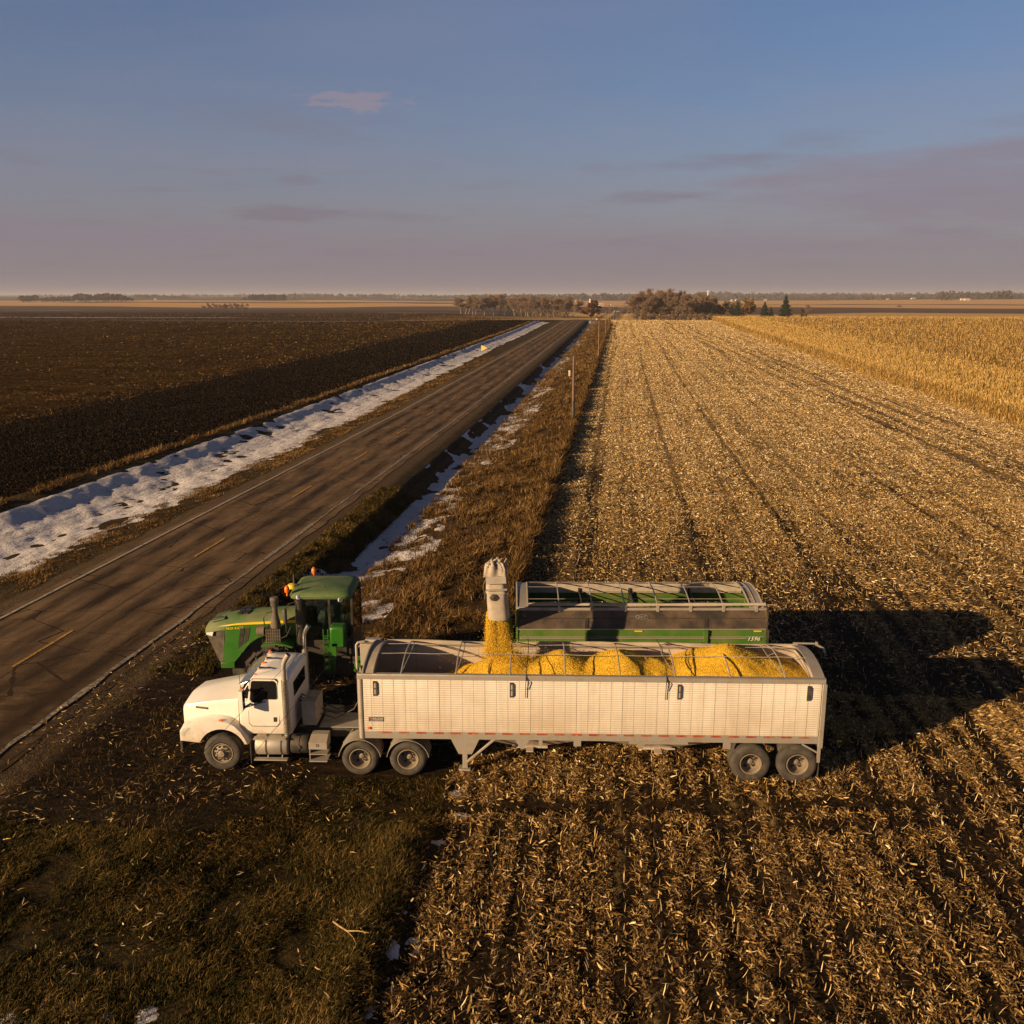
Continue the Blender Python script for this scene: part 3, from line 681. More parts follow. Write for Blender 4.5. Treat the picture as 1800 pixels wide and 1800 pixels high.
def truck_wheel(root, org, cx_, cz_, r, y0, side, style, dual):
    """one axle end; side=-1 near (outer face towards -y)"""
    s_ = -side; c = (cx_, y0, cz_); rr = .295 if r < .54 else .30
    w = MB(org); tyre(w, c, r, .27, rr, side)
    if dual: tyre(w, (cx_, y0 + s_ * .33, cz_), r, .27, rr, side)
    wo = w.build('wheel', RUBBER, root)
    m = MB(org)
    (rim_dish(m, c, rr - .01, .23, s_) if style == 'dish' else rim_convex(m, c, rr - .01, s_))
    m.build('rim', [RIMM, BLACK], wo)
    return wo

# ================================================================== grain trailer
TO = (6.2, 1.25, 0.0); tx, ty = fr(6.2, 1.25)
trl = empty('grain_trailer', (tx, ty, 0), YAW)
tag(trl, 'long white open-top grain semi trailer with corrugated sides heaped with yellow corn', 'trailer')
L0, L1, W_ = 0.05, 12.5, 2.5
m = MB(TO); m.box(.14, 12.42, .0, .03, 1.32, 2.85); m.build('side_panel', SHEET, trl, smooth=0)
m = MB(TO); m.box(.14, 12.42, .031, .045, 1.32, 2.9); m.box(.14, 12.42, 2.455, 2.469, 1.2, 2.9); m.box(12.33, 12.36, .05, 2.45, 1.3, 2.9)
m.build('inner_lining', INNER, trl, smooth=0)
m = MB(TO); m.box(.14, 12.42, 2.47, 2.50, 1.32, 2.85); m.build('side_panel', SHEET, trl, smooth=0)
m = MB(TO)
for y0, y1 in ((-.025, .075), (2.425, 2.525)): m.box(.0, 12.52, y0, y1, 2.83, 2.965); m.box(.0, 12.52, y0 + (.0 if y0 < 0 else -.03), y1 + (.03 if y0 < 0 else 0), 2.966, 2.985)
m.box(12.42, 12.52, .08, 2.42, 2.83, 2.965)
m.build('top_rail', ALU, trl, bevel=.008)
m = MB(TO)
for y0, y1 in ((-.02, .06), (2.44, 2.52)): m.box(.16, 12.46, y0, y1, 1.11, 1.325)
m.build('bottom_rail', ALU, trl, bevel=.006)
m = MB(TO)
for y0, y1 in ((-.03, .09), (2.41, 2.53)): m.box(12.44, 12.56, y0, y1, .98, 2.83)
for y_ in (.6, 1.25, 1.9): m.box(12.43, 12.50, y_ - .04, y_ + .04, 1.3, 2.83)
m.build('corner_post', ALU, trl, bevel=.01)
m = MB(TO); m.box(12.40, 12.44, .06, 2.44, 1.15, 2.83); m.box(12.44, 12.5, .1, 2.4, 1.12, 1.3); m.build('rear_panel', SHEET, trl, smooth=0)
# front: rounded corner post, nose wall, tarp motor housing, ladder
m = MB(TO); m.path([(.075, .05, 1.10), (.075, .05, 2.83)], .085, 14); m.path([(.075, 2.45, 1.10), (.075, 2.45, 2.83)], .085, 14)
m.box(.14, .20, .05, 2.45, 1.2, 2.83); m.build('front_wall', ALU, trl)
m = MB(TO)
for y_ in (.35, .75): m.path([(-.06, y_, 1.15), (-.06, y_, 2.85)], .022, 8)
for k in range(6): m.tube((-.06, .35, 1.3 + .28 * k), (-.06, .75, 1.3 + .28 * k), .016, 6)
m.build('ladder', ALU, trl)
m = MB(TO); m.path([(-.45, 2.2, 1.45), (-.45, 2.2, 2.95), (-.40, 2.2, 3.03), (-.2, 2.25, 3.05)], .035, 10); m.box(-.32, .12, 2.1, 2.35, 2.35, 3.02); m.box(-.20, .25, 2.3, 2.5, 2.98, 3.08)
m.build('tarp_motor_arm', [ALU], trl, bevel=.01)
def archz(y): return 2.97 + .24 * math.sin(math.pi * min(max((y - .02) / 2.46, 0), 1)) ** .8
def capstrip(mb, xa, xb, dz=0, th=.02, n=14, xoff=0):
    r0 = []
    for i in range(n + 1):
        y = .02 + 2.46 * i / n; z = archz(y) + dz; b = xoff * math.sin(math.pi * i / n)
        r0.append([(xa + b, y, z), (xb + b, y, z), (xb + b, y, z - th), (xa + b, y, z - th)])
    mb.loft(r0)
m = MB(TO); capstrip(m, .10, .44, 0, .03); m.build('front_cap', CANVAS, trl, smooth=50)
m = MB(TO)
m.path([(.14, .02 + 2.46 * i / 14, archz(.02 + 2.46 * i / 14) + .02) for i in range(15)], .022, 6); m.path([(.42, .02 + 2.46 * i / 14, archz(.02 + 2.46 * i / 14) + .02) for i in range(15)], .022, 6)
cb = m.build('cap_frame', ALU, trl)
m = MB(TO); poly = [(y, z) for y, z in [(.04, 2.85)] + [(.02 + 2.46 * i / 14, archz(.02 + 2.46 * i / 14) - .03) for i in range(15)] + [(2.46, 2.85)]]
m.prism(poly, 'x', .105, .135); m.build('front_gable', ALU, trl, smooth=0)
m = MB(TO); m.prism(poly, 'x', 12.44, 12.47); m.build('rear_gable', ALU, trl, smooth=0)
m = MB(TO); capstrip(m, 12.20, 12.50, 0, .03); m.build('rear_cap', ALU, trl, smooth=50)
for bx in (1.18, 2.66, 4.12, 5.60, 7.07, 8.54, 10.0, 11.46):
    m = MB(TO); pts = [(bx, .04 + 2.42 * i / 12, archz(.04 + 2.42 * i / 12)) for i in range(13)]
    m.path(pts, .020, 6)
    if bx in (1.18, 2.66, 8.54, 11.46):
        q_ = .12 if bx < 5 else -.22
        m.path([(bx + .0, .05, 2.98), (bx + q_, 1.2, archz(1.2) - .06), (bx + q_ * .8, 2.1, archz(2.1) - .02), (bx, 2.42, archz(2.42) - .02)], .014, 6)
        m.tube((bx, 1.25, archz(1.25)), (bx + q_, 1.2, archz(1.2) - .06), .012, 6)
    m.box(bx - .035, bx + .035, 2.38, 2.46, 2.93, 3.0)
    m.build('tarp_bow', ALU, trl)
m = MB(TO)
for y_ in (.95, 1.75):
    pts = [(x_, y_, archz(y_) + .02 - .02 * abs(math.sin(math.pi * (x_ - 1.18) / 1.47))) for x_ in np.arange(.4, 12.3, .37)]
    m.path(pts, .009, 5)
m.build('ridge_strap', CANVAS, trl)
m = MB(TO); pts = [(x_, 2.46 + .012 * math.sin(x_ * 1.3), 2.955 + .014 * math.sin(x_ * .9 + 1)) for x_ in np.arange(.42, 12.45, .3)]
m.path(pts, [.064 + .012 * math.sin(i * .53) + (.02 if 18 < i < 22 else 0) for i in range(len(pts))], 12); m.build('rolled_tarp', TARP, trl, smooth=60)
m = MB(TO); m.path([(12.3, 2.5, 3.03), (13.0, 2.5, 3.02)], .03, 10); m.path([(12.95, 2.5, 3.02), (13.0, 2.5, 3.02)], .065, 12); m.path([(12.98, 2.45, 3.0), (13.15, 2.42, 2.92), (13.22, 2.40, 2.75)], .035, 8); m.build('tarp_roll_end', ALU, trl)
for xs_ in (4.55, 8.30):
    m = MB(TO); m.path([(xs_ + .02, 2.50, 3.10), (xs_ + .05, 1.5, archz(1.5) + .03), (xs_ + .02, .4, archz(.4) + .03), (xs_, -.045, 2.98), (xs_ - .02, -.04, 2.35)], .011, 5)
    m.path([(xs_, -.05, 2.93), (xs_ + .09, -.05, 2.80), (xs_ + .02, -.045, 2.60)], .012, 5)
    m.build('tarp_strap', BLACK, trl)
# inspection slots, decal, tape, lamps
for xs_, open_ in ((.48, 1), (4.17, 1), (8.66, 1), (12.10, 0)):
    m = MB(TO); P_ = [(xs_ - .06, 2.36), (xs_ + .02, 2.36), (xs_ + .06, 2.42), (xs_ + .06, 2.72), (xs_ + .02, 2.78), (xs_ - .06, 2.78)]
    m.prism(P_, 'y', -.035, -.001, 0)
    if open_:
        m.box(xs_ - .025, xs_ + .015, -.039, -.036, 2.59, 2.73, 1); m.box(xs_ - .025, xs_ + .015, -.039, -.036, 2.41, 2.55, 1)
    m.build('sight_window', [STEEL, CANVAS], trl)
m = MB(TO); m.box(.27, .68, -.009, -.001, 1.60, 1.73, 0); m.box(.28, .36, -.012, -.0095, 1.655, 1.725, 1); m.box(.30, .66, -.012, -.0095, 1.612, 1.630, 2)
dc = m.build('maker_decal', [simple('decal_navy', (.05, .05, .09), .5), REDL, simple('decal_grey', (.35, .30, .28), .5)], trl)
text('maker_name', 'WILSON', (.37, -.0135, 1.648), .096, WTAPE, trl, TO, sx=.80)
m = MB(TO)
xx = .62
while xx < 12.2:
    m.box(xx, xx + .28, -.0235, -.0205, 1.262, 1.315, 0); m.box(xx + .285, xx + .47, -.0235, -.0205, 1.262, 1.315, 1); xx += .47
m.build('reflective_tape', [REDL, ALU], trl, smooth=0)
m = MB(TO); m.box(.23, .31, -.035, -.001, 1.38, 1.45); m.build('marker_lamp', ORANGE, trl, bevel=.008)
for xs_ in (3.1, 5.9, 9.0):
    m = MB(TO); m.box(xs_, xs_ + .05, -.03, -.021, 1.26, 1.30); m.build('marker_lamp', ORANGE, trl)
# rivet heads along the rails
# hoppers and under-frame
for x0, x1 in ((2.95, 6.35), (6.45, 10.0)):
    xm = (x0 + x1) / 2; m = MB(TO)
    m.loft([[(x0, .12, 1.10), (x1, .12, 1.10), (x1, 2.38, 1.10), (x0, 2.38, 1.10)], [(xm - .42, .85, .52), (xm + .42, .85, .52), (xm + .42, 1.65, .52), (xm - .42, 1.65, .52)]])
    m.box(xm - .5, xm + .5, .78, 1.72, .47, .53); m.box(xm - .1, xm + .1, .5, .78, .49, .52)
    m.build('hopper', INNER, trl, smooth=0)
m = MB(TO)
for y_ in (.62, 1.88): m.box(.2, 12.4, y_ - .04, y_ + .04, .98, 1.11)
m.box(-.1, 1.9, .75, 1.75, 1.03, 1.11)
for y_ in (.70, 1.72): m.box(9.95, 12.45, y_, y_ + .09, .78, 1.0)
for x_ in (10.2, 11.27, 12.3): m.box(x_ - .05, x_ + .05, .7, 1.8, .70, .86)
for x_ in (10.67, 11.93): m.path([(x_, .3, .48), (x_, 2.2, .48)], .065, 10)
m.build('under_frame', STEEL, trl)
for P_ in ([(4.9, 1.109), (5.0, 1.109), (5.0, .92), (4.9, .92)], [(5.85, 1.109), (6.05, 1.109), (6.05, .93), (5.85, .93)], [(4.25, 1.109), (4.65, 1.109), (4.50, .83), (4.40, .83)], [(7.35, 1.109), (8.95, 1.109), (8.95, 1.02), (7.78, 1.02), (7.72, .86), (7.62, .86), (7.55, 1.02), (7.35, 1.02)], [(9.9, 1.109), (10.1, 1.109), (10.1, .9), (9.9, .9)]):
    m = MB(TO); m.prism(P_, 'y', .02, .06); m.build('under_bracket', ALU, trl, smooth=0)
# landing gear
for y_ in (.12, 2.22):
    m = MB(TO); m.prism([(2.46, 1.108), (3.30, 1.108), (3.06, .60), (2.70, .60)], 'y', y_, y_ + .035); m.build('gear_plate', ALU, trl, smooth=0)
    m = MB(TO); m.box(2.80, 2.94, y_ + .04, y_ + .18, .16, 1.0); m.box(2.82, 2.92, y_ + .06, y_ + .16, .08, .2); m.box(2.70, 3.02, y_ - .03, y_ + .23, .10, .16); m.bar((2.92, y_ + .06, .34), (3.72, y_ + .06, 1.06), .06, .06)
    m.build('landing_leg', ALU, trl, bevel=.006)
m = MB(TO); m.tube((2.87, .2, .42), (2.87, 2.3, .42), .03, 8); m.build('gear_shaft', STEEL, trl)
# rear axles
for x_ in (10.67, 11.93):
    truck_wheel(trl, TO, x_, .48, .545, .0, -1, 'dish', True); truck_wheel(trl, TO, x_, .48, .545, 2.46, 1, 'dish', True)
m = MB(TO); m.bar((12.02, .02, 1.08), (12.47, .02, .82), .03, .05); m.box(12.44, 12.52, .0, .05, .55, .98); m.build('tyre_guard', ALU, trl)
for y_ in (.03, 1.87):
    m = MB(TO); m.box(12.50, 12.515, y_, y_ + .6, .08, .98); m.build('mud_flap', RUBBER, trl)
for y_ in (.5, .8, 1.7, 2.0): m = MB(TO); m.path([(12.52, y_, 1.06), (12.56, y_, 1.06)], .05, 12); m.build('tail_lamp', REDL, trl)

# corn inside the trailer: heaps under the spout and along the box
px_ = np.linspace(.30, 12.30, 240); py_ = np.linspace(.052, 2.448, 50); A, B = np.meshgrid(px_, py_)
def heap(a, b, cx_, cy_, h, r): return h - np.hypot(a - cx_, (b - cy_) * 1.0) * r
Z = np.full_like(A, .9)
for cx_, cy_, h_, r_ in ((3.95, 1.35, 3.08, .50), (5.50, 1.45, 3.24, .56), (7.15, 1.45, 3.26, .50), (8.1, 1.3, 2.98, .44), (10.2, 1.5, 3.40, .44), (11.3, 1.2, 2.98, .30)):
    d_ = np.sqrt((A - cx_) ** 2 + (B - cy_) ** 2 + .05); z_ = h_ - d_ * r_
    Z = np.log(np.exp(Z * 14) + np.exp(z_ * 14)) / 14
Z = np.minimum(Z, 3.36) + (fbm(A * 1.6, B * 1.6, 61, 5) - .5) * .11 + (fbm(A * 16, B * 16, 62, 2) - .5) * .02
edge = np.minimum(B - .05, 2.45 - B); Z = np.where(edge < .10, np.minimum(Z, 2.90), Z)
Z = Z - np.clip(12.35 - A, 0, .3) * 0
n_ = len(px_); i_ = (np.arange(len(py_) - 1)[:, None] * n_ + np.arange(n_ - 1)[None, :]).ravel()
V_ = np.stack([A.ravel() - TO[0], B.ravel() - TO[1], Z.ravel()], 1)
corn = np_mesh('corn_load', V_, np.stack([i_, i_ + 1, i_ + n_ + 1, i_ + n_], 1), CORN, smooth=True)
corn.location = (tx, ty, 0); corn.rotation_euler = (0, 0, YAW)
tag(corn, 'heaps of loose yellow corn filling the open white trailer', 'corn', None, 'stuff')
def kernels(name, P, size, mat, loc, rz, label, cat, kind='stuff'):
    """little wedge-shaped kernels, 4 faces each"""
    n = len(P); a = rng.normal(size=(n, 3)); a /= np.linalg.norm(a, axis=1)[:, None]; b = rng.normal(size=(n, 3)); b -= (a * b).sum(1)[:, None] * a; b /= np.linalg.norm(b, axis=1)[:, None]
    c = np.cross(a, b); s_ = size * rng.uniform(.75, 1.25, (n, 1))
    v = np.stack([P + a * s_, P - a * s_ * .6 + b * s_ * .7, P - a * s_ * .6 - b * s_ * .7 + c * s_ * .4, P - a * s_ * .5 - c * s_ * .6], 1).reshape(-1, 3)
    k = np.arange(n)[:, None] * 4; f = np.concatenate([k + [0, 1, 2], k + [0, 2, 3], k + [0, 3, 1], k + [1, 3, 2]], 1).reshape(-1, 3)
    t = np.repeat(rng.random(n), 4)
    o = np_mesh(name, v, f, mat, tint=t); o.location = loc; o.rotation_euler = (0, 0, rz); tag(o, label, cat, None, kind); return o
# falling stream
n1 = 42000; u = rng.random(n1); z_ = 4.36 - 1.35 * u ** .9; sp = .27 + .04 * u + .05 * (u > .8)
ex = rng.choice([-1, 1], n1) * rng.random(n1) ** .62; xk = 3.76 - .05 + ex * sp + .05 * u + rng.normal(0, .010 + .045 * u, n1) * (1 + 1.2 * (rng.random(n1) < .12))
yk = 1.22 + rng.uniform(-1, 1, n1) * .17 * np.sqrt(np.clip(1 - ex ** 2 * .8, 0, 1)) + .04 * u
n2 = 8000; a_ = rng.uniform(0, 6.283, n2); rr_ = rng.exponential(.26, n2); zz_ = 3.02 + rng.exponential(.14, n2) - rr_ * .25
P = np.concatenate([np.stack([xk, yk, z_], 1), np.stack([3.9 + rr_ * np.cos(a_) * 1.3 + .15, 1.25 + rr_ * np.sin(a_) * .7, np.maximum(zz_, 2.95)], 1)])
P[:, 0] -= TO[0]; P[:, 1] -= TO[1]
st = kernels('falling_corn', P, .0125, CORNK, (tx, ty, 0), YAW, 'thick golden stream of corn kernels pouring from the spout', 'falling corn')
# loose kernels lying over the heaps so their surface is grainy
n3 = 40000; ii = rng.integers(0, len(px_), n3); jj = rng.integers(0, len(py_), n3)
P3 = np.stack([px_[ii] + rng.uniform(-.03, .03, n3) - TO[0], py_[jj] + rng.uniform(-.02, .02, n3) - TO[1], Z[jj, ii] + .004], 1); P3 = P3[Z[jj, ii] > 1.6]
kernels('loose_corn', P3, .011, CORNK, (tx, ty, 0), YAW, 'loose kernels scattered over the corn heaps in the trailer', 'corn')

# ================================================================== white semi truck
KO = (-2.2, 1.25, 0.0); kx, ky = fr(-2.2, 1.25)
trk = empty('semi_truck', (kx, ky, 0), YAW)
tag(trk, 'white conventional day-cab semi truck with long hood and twin exhaust stacks', 'truck')
def hood_sec(x, w, zs, zc, zb):
    c_ = 1.25; r = []
    for t in (-1, -.995, -.97, -.90, -.55, -.1, .1, .55, .90, .97, .995, 1):
        a = abs(t); z = zc - (zc - zs) * (a / .9) ** 1.3 if a <= .9 else (zs - .015 if a < .975 else (zs - .055 if a < .999 else zs - .13))
        r.append((x, c_ + t * w, z))
    return [(x, c_ - w, zb)] + r + [(x, c_ + w, zb)]
m = MB(KO)
m.loft([hood_sec(-5.04, .70, 1.68, 1.80, 1.0), hood_sec(-5.00, .76, 1.78, 1.87, .98), hood_sec(-4.90, .82, 1.85, 1.93, .96), hood_sec(-4.3, .88, 1.96, 2.10, 1.0), hood_sec(-3.8, .93, 2.04, 2.22, 1.3), hood_sec(-3.39, .98, 2.10, 2.32, 1.3)])
m.build('hood', WHITE, trk, smooth=28)
m = MB(KO); m.box(-5.07, -5.03, .72, 1.78, 1.05, 1.72); 
for k in range(11): m.box(-5.085, -5.07, .76 + k * .1, .79 + k * .1, 1.08, 1.70)
m.build('grille', CHROME, trk)
m = MB(KO); m.loft([[(-5.10, .3, .60), (-5.10, 2.2, .60), (-5.10, 2.2, .95), (-5.10, .3, .95)], [(-5.0, .06, .62), (-5.0, 2.44, .62), (-5.0, 2.44, .93), (-5.0, .06, .93)], [(-4.93, .06, .64), (-4.93, 2.44, .64), (-4.93, 2.44, .92), (-4.93, .06, .92)]])
m.build('bumper', STEEL, trk, bevel=.015)
for sd_, ya, yb in ((-1, .03, .52), (1, 1.98, 2.47)):
    yo, yi = (ya, yb) if sd_ < 0 else (yb, ya); o_ = .05 if sd_ < 0 else -.05
    OUT = [(-5.0, .93), (-5.0, 1.20), (-4.93, 1.30), (-4.80, 1.36), (-4.60, 1.42), (-4.35, 1.48), (-4.10, 1.52), (-3.86, 1.53), (-3.62, 1.49), (-3.42, 1.38), (-3.26, 1.20), (-3.15, 1.0), (-3.08, .84), (-3.17, .84)]
    INN = [(-3.83 + .67 * math.cos(R(a)), .62 + .67 * math.sin(R(a))) for a in range(24, 160, 10)]
    cc = (-4.0, 1.15)
    def fsec(y, k, up): return [(cc[0] + (x - cc[0]) * k, y, cc[1] + (z - cc[1]) * k + (up if z > 1.25 else 0)) for x, z in OUT] + [(x, y, z) for x, z in INN] + [(-4.50, y, .89)]
    m = MB(KO); m.loft([fsec(yo, .955, 0), fsec(yo + o_ * .5, .985, 0), fsec(yo + o_ * 1.5, 1.0, .01), fsec(yo + o_ * 4, 1.0, .05), fsec(yi, 1.0, .09)])
    m.build('fender', WHITE, trk, smooth=38)
    m = MB(KO); hy = yo - o_ * .12
    m.prism([(-4.93, 1.10), (-4.90, 1.20), (-4.74, 1.32), (-4.66, 1.33), (-4.80, 1.20), (-4.87, 1.08)], 'y', min(hy, hy + o_ * .3), max(hy, hy + o_ * .3)); m.build('headlight', LAMP, trk, smooth=0)
    m = MB(KO); q0 = yo + o_ * .3; m.box(-3.88, -3.78, min(q0, q0 + o_ * 1.4), max(q0, q0 + o_ * 1.4), 1.46, 1.56); m.build('turn_signal', ORANGE, trk, bevel=.01)
m = MB(KO); m.hexa([(-4.62, .388, 1.745), (-4.27, .353, 1.725), (-4.27, .375, 1.725), (-4.62, .41, 1.745), (-4.62, .388, 1.80), (-4.27, .353, 1.78), (-4.27, .375, 1.78), (-4.62, .41, 1.80)]); m.build('hood_badge', STEEL, trk)
text('badge_name', 'KENWORTH', (-4.60, .383, 1.756), .042, ALU, trk, KO, rot=(R(90), R(3), R(-5.7)), sx=1.2)
# cab
def rrect(x0, x1, y0, y1, z, r, n=4):
    p = []
    for cx_, cy_, a0 in ((x1 - r, y1 - r, 0), (x0 + r, y1 - r, 90), (x0 + r, y0 + r, 180), (x1 - r, y0 + r, 270)):
        for i in range(n + 1):
            a = R(a0 + 90 * i / n); p.append((cx_ + r * math.cos(a), cy_ + r * math.sin(a), z))
    return p
m = MB(KO)
m.loft([rrect(-3.26, -1.93, .24, 2.26, 1.08, .05), rrect(-3.36, -1.92, .20, 2.30, 1.20, .07), rrect(-3.36, -1.92, .20, 2.30, 2.10, .08), rrect(-3.06, -1.93, .26, 2.24, 2.60, .12), rrect(-2.99, -1.97, .31, 2.19, 2.68, .14), rrect(-2.90, -2.04, .42, 2.08, 2.74, .16), rrect(-2.7, -2.2, .8, 1.7, 2.775, .16)])
m.build('cab', WHITE, trk, smooth=40)
def cy_side(z): return .20 if z < 2.10 else .20 + .06 * (z - 2.10) / .5
def side_poly(mb, pts, off, th=.006, mirror=False, mi=None):
    f = lambda y: 2.5 - y if mirror else y
    mb.loft([[(x, f(cy_side(z) - off), z) for x, z in pts], [(x, f(cy_side(z) - off + th), z) for x, z in pts]], True, mi)
WIN = [(-3.01, 2.12), (-2.97, 2.58), (-2.93, 2.62), (-2.36, 2.62), (-2.30, 2.56), (-2.29, 2.16), (-2.33, 2.13), (-2.64, 2.13), (-2.74, 2.03), (-2.95, 2.04)]
DOOR = [(-3.08, 1.42), (-3.07, 2.2), (-3.00, 2.62), (-2.92, 2.675), (-2.34, 2.675), (-2.25, 2.60), (-2.24, 1.42), (-2.32, 1.33), (-3.0, 1.33)]
for mir in (False, True):
    m = MB(KO); side_poly(m, [(-2.66 + (x + 2.66) * 1.035, 2.0 + (z - 2.0) * 1.03) for x, z in DOOR], .006, .004, mir); m.build('door_gap', BLACK, trk, smooth=0)  # black sheet behind the door puts the gap's shade in as colour
    m = MB(KO); side_poly(m, DOOR, .016, .010, mir); d_ = m.build('door', WHITE, trk, bevel=.004)
    m = MB(KO); side_poly(m, [(-2.66 + (x + 2.66) * 1.05, 2.34 + (z - 2.34) * 1.06) for x, z in WIN], .018, .003, mir, 0); side_poly(m, WIN, .023, .004, mir, 1); m.build('window', [BLACK, GLASS], d_, smooth=0)
    m = MB(KO); yh = .20 - .03 if not mir else 2.5 - .20 + .014; m.box(-2.40, -2.32, yh, yh + .016, 1.46, 1.60); m.build('door_handle', BLACK, d_, bevel=.008)
m = MB(KO)
pl_ = lambda y, z, o=0: (-3.36 + .30 * (z - 2.10) / .5 - .008 - o, y, z)
for ya, yb in ((.36, 1.23), (1.27, 2.14)): m.loft([[pl_(ya, 2.13), pl_(yb, 2.13), pl_(yb, 2.57), pl_(ya, 2.57)], [pl_(ya, 2.13, -.006), pl_(yb, 2.13, -.006), pl_(yb, 2.57, -.006), pl_(ya, 2.57, -.006)]])
side_poly(m, [(-3.31, 2.14), (-3.07, 2.52), (-3.08, 2.14)], .006, .004)
m.build('windshield', GLASS, trk, smooth=0)
m = MB(KO); m.loft([[(-3.08, .24, 2.60), (-3.08, 2.26, 2.60), (-3.06, 2.26, 2.62), (-3.06, .24, 2.62)], [(-3.34, .30, 2.50), (-3.34, 2.20, 2.50), (-3.34, 2.20, 2.515), (-3.34, .30, 2.515)]]); m.build('sun_visor', CHROME, trk, smooth=0)
m = MB(KO); m.box(-1.927, -1.915, .62, 1.88, 2.02, 2.44); m.build('rear_window', GLASS, trk)
for y_ in (.48, .87, 1.25, 1.63, 2.02):
    m = MB(KO); z0 = 2.665 if y_ in (.48, 2.02) else 2.70; m.loft([rrect(-2.98, -2.83, y_ - .05, y_ + .05, z0, .03), rrect(-2.95, -2.85, y_ - .03, y_ + .03, z0 + .075, .02)]); m.build('cab_light', ORANGE, trk)
for y_ in (.74, 1.45):
    m = MB(KO); m.path([(-2.88, y_, 2.80), (-2.5, y_, 2.80)], [.055, .015], 12); m.tube((-2.75, y_, 2.74), (-2.75, y_, 2.80), .012, 6); m.tube((-2.55, y_, 2.74), (-2.55, y_, 2.80), .012, 6); m.build('air_horn', CHROME, trk)
m = MB(KO); m.path([(-2.2, .6, 2.72), (-2.2, .6, 2.83)], [.025, .02], 8); m.build('beacon_mount', ALU, trk)
for y_ in (.12, 2.38):
    m = MB(KO); m.path([(-3.22, y_, 2.1), (-3.26, y_, 3.05)], .008, 5); m.build('antenna', STEEL, trk)
for y_, sg in ((-.12, -1), (2.62, 1)):
    m = MB(KO); m.box(-3.20, -3.09, y_ - .11, y_ + .11, 1.95, 2.52, 0); m.box(-3.088, -3.082, y_ - .09, y_ + .09, 1.98, 2.49, 1)
    mo = m.build('mirror', [WHITE, GLASS], trk, bevel=.015)
    m = MB(KO); yi = .19 if sg < 0 else 2.31
    m.path([(-3.1, y_, 2.48), (-3.05, yi, 2.42)], .016, 6); m.build('bracket', BLACK, mo); m = MB(KO); m.path([(-3.1, y_, 2.00), (-2.60, yi, 2.06)], .014, 6); m.build('bracket', BLACK, mo); m = MB(KO); m.path([(-3.08, y_, 2.02), (-3.02, yi, 1.98)], .03, 8); m.build('bracket', BLACK, mo)
    m = MB(KO); m.path([(-3.08, y_, 2.38), (-3.05, yi, 2.38)], .03, 8); m.build('bracket', BLACK, mo)
    m = MB(KO); m.box(-3.16, -3.11, y_ - .03, y_ + .03, 2.54, 2.60); m.build('mirror_lamp', ORANGE, mo)
# exhaust stacks
for y_, ch in ((.10, 0), (2.40, 1)):
    m = MB(KO); x_ = -2.02
    m.path([(x_, y_, 1.10), (x_, y_, 3.12), (x_ + .01, y_, 3.20), (x_ + .06, y_, 3.32), (x_ + .15, y_, 3.47)], [.062, .062, .066, .07, .075], 16, 0)
    dd = Vector((.09, 0, .15)).normalized(); e_ = Vector((x_ + .15, y_, 3.47)); m.path([e_ + dd * .001, e_ + dd * .004], .064, 14, 1)
    s_ = m.build('exhaust_stack', [ALU if not ch else CHROME, BLACK], trk)
    m = MB(KO); m.path([(x_ + .0, y_ - .0, 1.16), (x_, y_, 2.72)], .088, 18); m.build('heat_shield', PERF, s_)
# behind the cab
m = MB(KO); m.box(-1.72, -1.32, .62, 1.45, 1.16, 1.86); m.box(-1.60, -1.45, .9, 1.1, 1.86, 1.88); m.build('tool_box', ALU, trk, bevel=.02)
m = MB(KO); m.box(-1.30, .1, .78, 1.72, 1.02, 1.045); m.build('deck_plate', ALU, trk)
m = MB(KO)
for y_ in (.80, 1.62): m.box(-4.9, 1.95, y_, y_ + .08, .74, 1.0)
for x_ in (-1.5, -.6, .65, 1.9): m.box(x_, x_ + .1, .88, 1.62, .78, .95)
for x_ in (-.03, 1.31): m.path([(x_, .3, .46), (x_, 2.2, .46)], .08, 10); m.ball((x_, 1.25, .46), .2, 12)
m.path([(-3.85, .25, .50), (-3.85, 2.25, .50)], .05, 8)
m.build('chassis', STEEL, trk)
m = MB(KO); m.loft([[(.25, .85, 1.01), (1.05, .80, 1.03), (1.05, 1.70, 1.03), (.25, 1.65, 1.01)], [(.25, .85, 1.045), (1.05, .80, 1.06), (1.05, 1.70, 1.06), (.25, 1.65, 1.045)]]); m.build('fifth_wheel', STEEL, trk)
m = MB(KO)
for k, y_ in enumerate((1.1, 1.25, 1.4)):
    m.path([(-1.92, y_, 1.75), (-1.5, y_ + .02, 1.35 + .1 * k), (-.9, y_, 1.15 + .08 * k), (-.35, y_, 1.45), (-.05, y_, 2.0), (.14, y_, 2.1)], .018, 6)
m.build('air_hose', STEEL, trk, smooth=60)
